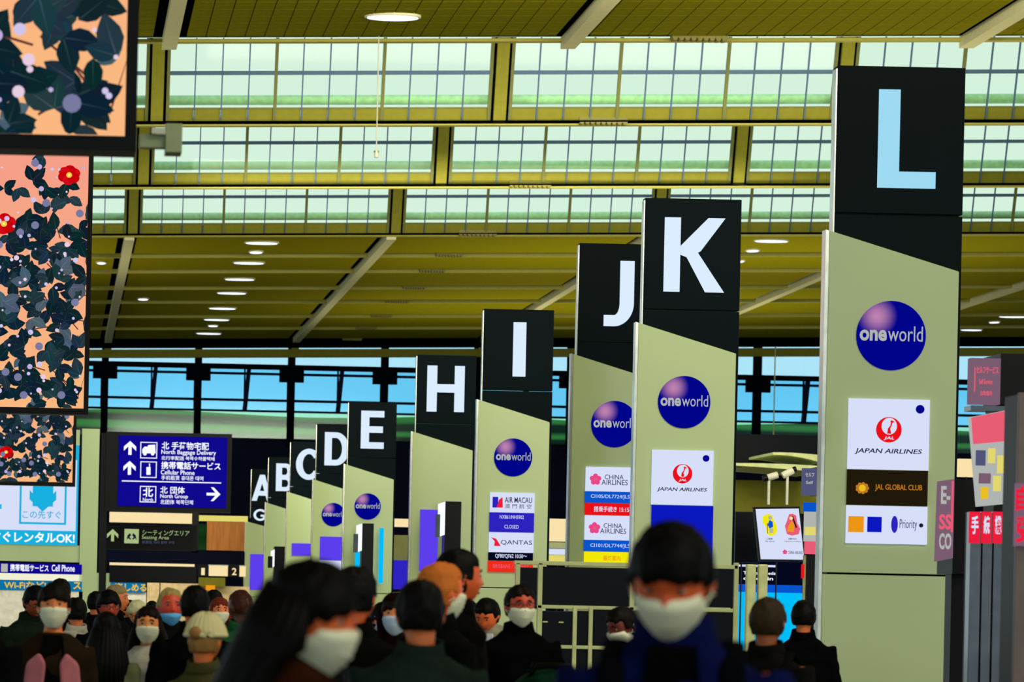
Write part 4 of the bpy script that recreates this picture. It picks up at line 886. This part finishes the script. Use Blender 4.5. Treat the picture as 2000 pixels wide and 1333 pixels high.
        for sx in (-1, 1):
            for zz in (-.03, -.085):
                d = Vector((sx*.07, -.045, zz)).normalized(); lp = MB().tube([tf(d*(head_r(d)+.006)), tf((sx*.084, -.01, -.03)), tf((sx*.086, .016, .012 if zz > -.05 else -.04))], .0018*s, 5)
                link('ear_loop', lp.mesh('ear_loop'), cm('mask', mask[1], .9), fmk)
    if glasses:
        gm = MB()
        for sx in (-1, 1):
            pts = [tf((sx*.033+.024*math.cos(2*PI*i/16), -.106-.0*abs(math.cos(2*PI*i/16)), .008+.017*math.sin(2*PI*i/16))) for i in range(17)]; gm.tube(pts, .0022*s, 6)
            gm.tube([tf((sx*.056, -.104, .012)), tf((sx*.08, -.06, .012)), tf((sx*.086, .015, .008))], .0022*s, 6)
        gm.tube([tf((-.01, -.108, .012)), tf((.01, -.108, .012))], .0022*s, 6); link('glasses', gm.mesh('glasses', smooth=True), cm('glasses_frame', (20, 14, 12), .3), root)
    # hair
    HL = {'short': (.056, .013), 'bangs': (.030, .016), 'long': (.050, .015), 'back': (.05, .013), 'grey': (.07, .008), 'bald': (.11, .002), 'bun': (.04, .013), 'big': (.024, .014), None: (0, 0)}[hair]
    off = Vector((seed*1.3, 0, seed))
    def fh(d):
        r = head_r(d, False); p = d*r; hl, th = HL
        front = sstep(-.035, -.01, -p.y-.02)            # 1 on the face side
        line = hl-.02*abs(p.x)/.07 if p.y < -.02 else 0
        line += .012*noise.noise(Vector((p.x*38, seed*2.0, 0)))+.010*abs(math.sin(p.x*90+seed))-.005
        up = sstep(line-.006, line+.016, p.z)
        side = sstep(-.03, .005, p.y+.0)                 # behind the ears
        low = sstep(-.075, -.05, p.z) if hair not in ('long', 'big') else 1
        sb = sstep(-.055, -.03, p.y)*sstep(-.02, .0, p.z)
        k = max(up, side*low, sb)
        nz = noise.noise(Vector((p.x*40, p.y*40, p.z*22))+off)*.007+noise.noise(Vector((p.x*110, p.y*110, p.z*40))+off)*.0035
        top = (.55+.45*sstep(line, line+.05, p.z) if p.y < -.02 else 1)
        return r-.010+k*(.010+th*top+nz)
    if hair:
        h_ = MB(); head_mb(h_, tf, fh, 56, 40)
        if hair in ('long', 'big'):
            w0 = 1.12 if hair == 'big' else 1.0; ll = .30 if hair == 'long' else .2
            for i in range(17):
                a = -.35+(PI+.7)*i/16; x_ = .083*math.cos(a)*w0; y_ = .022+.085*math.sin(a)*w0
                if y_ < -.035: y_ = -.035
                p0 = tf((x_*.75, y_*.8, .05)); p1 = tf((x_*1.08, y_*1.02, -.05)); p2 = p1*.5+Vector((x_*s*1.3, (y_+.01)*s, 1.5*s))*.5; p3 = Vector((x_*1.5*s, (y_*1.25+.01)*s, (1.5-ll*.35)*s)); p4 = Vector((x_*1.45*s, (y_*1.3-.02)*s, (1.5-ll)*s))
                h_.tube([p0, p1, p2, p3, p4], [.018*s, .028*s, .03*s, .03*s, .010*s], 9)
        if hair == 'bun': h_.ell(tf((0, .115, .04)), (.035*s, .035*s, .035*s))
        link('hair', h_.mesh('hair', smooth=True), cm('hair', hcol, .6, spec=.12, var=.35, scale=40, stretch=(1, 1, .15)), root)
    if hat:
        def ft(d):
            r = head_r(d, False); p = d*r; up = sstep(.012, .026, p.z+.25*p.y*0); nz = .006*math.sin(math.atan2(p.x, p.y)*26)
            return r-.02+up*(.05+nz+.012*sstep(.06, .12, p.z))
        h_ = MB(); head_mb(h_, tf, ft, 72, 30); ht = link('knit_hat', h_.mesh('knit_hat', smooth=True), cm('knit', hat, .95), root)
        br = MB(); pts = [tf((.102*math.cos(2*PI*i/24), .118*math.sin(2*PI*i/24), .03)) for i in range(25)]; br.tube(pts, [.014*s]*25, 8); link('hat_brim', br.mesh('hat_brim', smooth=True), cm('knit', hat, .95), ht)
    if hood:
        hd = MB()
        def fd(d):
            r = head_r(d, False); p = d*r; k = max(sstep(-.03, .0, p.y), sstep(.055, .075, p.z))
            return r-.01+k*.036
        head_mb(hd, tf, fd, 48, 34)
        if True:
            for sx in (-1, 1): hd.tube([tf((sx*.085, -.0, .03)), tf((sx*.092, -.02, -.05)), V(sx*.08, -.05, 1.44)], [.018*s, .02*s, .02*s], 8)
        link('hood', hd.mesh('hood', smooth=True), cm('cloth', hood, .85), root)
    if pack:
        for x in (-1, 1):
            st = MB().tube([V(x*.12, -.128, 1.14), V(x*.125, -.15, 1.28), V(x*.125, -.10, 1.40), V(x*.12, 0, 1.455), V(x*.12, .12, 1.36)], [(.028*s, .008*s)]*5, 10); link('backpack_strap', st.mesh('backpack_strap', smooth=True), cm('cloth', pack, .8), root)
    return root
WH = ('full', (232, 232, 200)); BL = ('chin', (90, 170, 225)); OLD = (170, 160, 130)
person(-48, 1112, 15.5, 'person in black coat cut by the left frame edge', face=150, hair='short')
person(62, 1137, 26, 'man looking down with dark hair, glasses and dark green jacket, far left', face=25, pitch=30, glasses=True, coat=(20, 30, 20), skin=(150, 70, 40))
person(118, 1130, 31, 'tall dark-haired head behind the woman with the pink scarf', face=170, hcol=(20, 12, 8))
person(106, 1139, 18.6, 'woman in white mask, dark fringe, brown coat with dusty pink scarf ends', hair='bangs', fem=True, mask=WH, coat=(34, 24, 12), inner=(10, 8, 8), lapel=(178, 104, 112), hcol=(28, 14, 8), skin=(215, 130, 70), fine=True, collar=False, wide=1.08)
person(72, 1180, 27, 'small masked woman with light brown hair behind left man', hair='long', fem=True, mask=WH, hcol=(90, 50, 24), coat=(50, 30, 18))
person(150, 1167, 28, 'dark-haired person in a white and black top by the pillar', face=200, hair='short', coat=(170, 165, 145))
person(187, 1155, 36, 'small dark-haired person before the sage kiosk post', face=160, coat=(16, 18, 22))
person(224, 1142, 30, 'grey-haired man in profile facing right, before the teal banner', face=75, hair='short', hcol=(150, 130, 90), skin=(214, 130, 74), coat=(14, 14, 20))
person(211, 1152, 26, 'man with glasses, black fringe and reddish face', face=12, pitch=8, glasses=True, hair='bangs', skin=(180, 70, 40), coat=(16, 14, 18))
person(209, 1196, 20.5, 'person from behind with long black hair in front of the man in glasses', face=180, hair='long', fem=True, coat=(90, 92, 64))
person(252, 1172, 40, 'distant dark head right of the grey-haired man in profile', face=30)
person(297, 1174, 44, 'distant dark head above the woman in the grey hoodie', face=180)
person(272, 1170, 32, 'elderly white-haired woman with glasses looking down', face=-20, pitch=20, glasses=True, hair='bangs', fem=True, hcol=(206, 200, 150), skin=(225, 150, 90), coat=(24, 24, 20))
person(290, 1184, 21, 'woman with long dark brown hair and white mask in light grey hoodie', face=-5, hair='long', fem=True, mask=WH, hcol=(30, 12, 8), skin=(226, 150, 84), coat=(172, 168, 152), collar=False, fine=True, wide=1.1, hood=None)
person(332, 1147, 22, 'grey-haired man with red face and blue mask under the nose', face=10, hair='grey', hcol=(160, 140, 80), skin=(200, 66, 34), mask=BL, coat=(24, 24, 18))
person(381, 1143, 20.5, 'black-haired person from behind, left of the small woman in a mask', face=180, hair='back', coat=(8, 8, 12), wide=1.1)
person(418, 1152, 33, 'dark head between black-haired person and brown-haired masked woman', face=180)
person(429, 1167, 30, 'small woman in white mask with reddish brown hair', face=10, hair='long', fem=True, mask=WH, hcol=(110, 40, 20), skin=(230, 140, 90), coat=(40, 24, 14))
person(472, 1149, 24, 'brown-skinned shaven head from behind, green patterned jacket', face=205, hair='bald', hcol=(58, 30, 18), skin=(84, 42, 24), coat=(24, 78, 40))
person(400, 1206, 16.6, 'person in a cream knit hat with blond hair, seen from behind at the left', face=150, hair='bun', fem=True, hat=(214, 204, 150), hcol=(150, 110, 60), skin=(210, 120, 60), coat=(70, 66, 34))
person(580, 1084, 7.5, 'large blurred woman close by with black hair, white mask, head bowed to the right', face=44, pitch=13, hyaw=20, tilt=-7, hair='big', fem=True, mask=WH, hcol=(7, 4, 3), skin=(206, 100, 40), coat=(46, 20, 6), fine=True, wide=1.05)
person(692, 1104, 14.6, 'man with short black hair turned away, ear showing, behind the bowed woman', face=148, hair='short', skin=(205, 96, 44), coat=(16, 16, 14))
person(738, 1171, 24, 'man with black hair and pale mask looking down, right of centre left pillar', face=45, pitch=24, mask=('full', (200, 214, 220)), glasses=True, skin=(200, 70, 44), coat=(20, 20, 18))
person(776, 1160, 20, 'woman in maroon hood and white mask partly hidden', face=-15, hair='bangs', fem=True, hood=(44, 14, 10), mask=('full', (190, 206, 226)), coat=(40, 14, 12), skin=(235, 150, 90), hcol=(40, 14, 10))
person(856, 1097, 15.4, 'orange-haired person in white mask turned right', face=118, hair='short', hcol=(205, 110, 40), skin=(236, 110, 50), mask=WH, coat=(12, 12, 12))
person(890, 1072, 16.2, 'tallest man with black hair in profile facing right, before the I pillar', face=105, hair='short', skin=(226, 104, 50), coat=(16, 12, 12))
person(823, 1131, 12.6, 'person from behind with black hair and wide dark green-black coat', face=186, hair='back', coat=(24, 36, 30), wide=1.16, fine=True)
person(914, 1172, 26, 'dark head right of the tallest man, turned away', face=170, coat=(14, 12, 14))
person(960, 1161, 25, 'black-haired man in grey suit looking down left', face=-30, pitch=32, hair='short', coat=(140, 136, 112), skin=(236, 120, 70), inner=(200, 200, 200))
person(1015, 1141, 20.5, 'man with glasses and white mask in black jacket before the partition', face=8, pitch=3, glasses=True, mask=WH, hair='short', hcol=(24, 12, 8), skin=(190, 70, 32), coat=(7, 7, 8), arms='push', fine=True, wide=1.12, inner=None)
person(1230, 1180, 20.5, 'dark-skinned man in profile with pulled-down white mask, white collar', face=-58, pitch=22, hair='short', hcol=(26, 16, 10), skin=(110, 40, 20), mask=WH, coat=(60, 52, 24))
person(1322, 1004, 7.9, 'large blurred man close by in navy jacket and white mask, head bowed', face=-12, pitch=25, hyaw=-6, hair='bangs', hcol=(7, 4, 4), skin=(206, 92, 34), mask=WH, coat=(8, 15, 62), inner=(4, 4, 8), pack=(6, 8, 20), fine=True, wide=1.1, arms='hold')
person(1499, 1166, 17, 'head with greying brown hair behind the navy jacket, by the paired posts', face=150, hair='short', hcol=(48, 36, 20), skin=(150, 84, 40), coat=(24, 22, 20), pack=(20, 18, 14))
person(1570, 1172, 26, 'dark-haired person at the foot of the L pillar, mostly hidden', face=170, coat=(10, 8, 12))
flush_remesh()
# baggage before the man with glasses
YG = 17.2; c = P(1062, 1290, YG)
t = thing('luggage_trolley', (c.x, YG, 0), 'metal luggage trolley in front of the man with glasses', 'trolley')
m = MB().box(c.x-.3, c.x+.3, YG-.45, YG+.45, .16, .2)
for i in range(5): m.box(c.x-.28+i*.13, c.x-.25+i*.13, YG-.45, YG+.45, .2, .215)
obj('platform', m, 'chrome', t, bevel=.005)
hb = MB().tube([(c.x-.28, YG+.46, .2), (c.x-.28, YG+.52, 1.0), (c.x-.2, YG+.54, 1.05), (c.x+.2, YG+.54, 1.05), (c.x+.28, YG+.52, 1.0), (c.x+.28, YG+.46, .2)], .016, 8); obj('handle', hb, 'chrome', t, smooth=True)
for dx in (-.26, .26):
    for dy in (-.38, .38): obj('wheel', MB().tube([(c.x+dx-.02, YG+dy, .075), (c.x+dx+.02, YG+dy, .075)], .075, 16), 'black_plastic', t)
def case(x, y, z, w_, d, h, mm, lb):
    s_ = thing('suitcase', (x, y, z), lb, 'suitcase', 'cases piled on the trolley')
    obj('shell', MB().box(x-w_/2, x+w_/2, y-d/2, y+d/2, z, z+h), mm, s_, bevel=.03)
    g = MB()
    for i in range(5): g.box(x-w_/2+.05+i*(w_-.13)/4, x-w_/2+.08+i*(w_-.13)/4, y-d/2-.006, y-d/2, z+.05, z+h-.05)
    obj('ribs', g, mm, s_); obj('handle', MB().tube([(x-.08, y-d/2, z+h-.03), (x-.08, y-d/2-.03, z+h-.03), (x+.08, y-d/2-.03, z+h-.03), (x+.08, y-d/2, z+h-.03)], .01, 6), 'black_plastic', s_)
cs = cm('shell', (10, 10, 12), .35)
case(c.x, YG, .215, .5, .7, .55, cs, 'large black suitcase at the bottom of the trolley pile'); case(c.x+.02, YG, .767, .46, .6, .34, cs, 'black suitcase lying above the large one on the trolley')
bg = MB()
bg.ell((c.x+.06, YG, 1.125+.095), (.2, .17, .095), 24, 12); bg.v = [(x, y, z+.015*noise.noise(Vector((x*9, y*9, z*9)))) for x, y, z in bg.v]
t = thing('travel_bag', (c.x+.06, YG, 1.107), 'dark green soft travel bag on top of the luggage pile', 'bag'); obj('bag_body', bg, cm('cloth', (8, 40, 24), .6, var=.6, scale=9), t, smooth=True)
for dy in (-.07, .07): obj('bag_handle', MB().tube([(c.x-.08, YG+dy, 1.27), (c.x-.04, YG+dy, 1.33), (c.x+.12, YG+dy, 1.33), (c.x+.16, YG+dy, 1.27)], .012, 8), 'black_plastic', t, smooth=True)
# drinking straw cup of the woman in grey
c = P(292, 1318, 20.7)
t = thing('lanyard', (c.x, 20.72, c.z-.06), 'bright magenta strap hanging on the grey hoodie', 'strap'); obj('ribbon', MB().box(c.x-.011, c.x+.011, 20.70, 20.715, c.z-.05, c.z+.07), 'em_pink' if False else cm('ribbon', (190, 24, 150), .5), t)
flush_text()
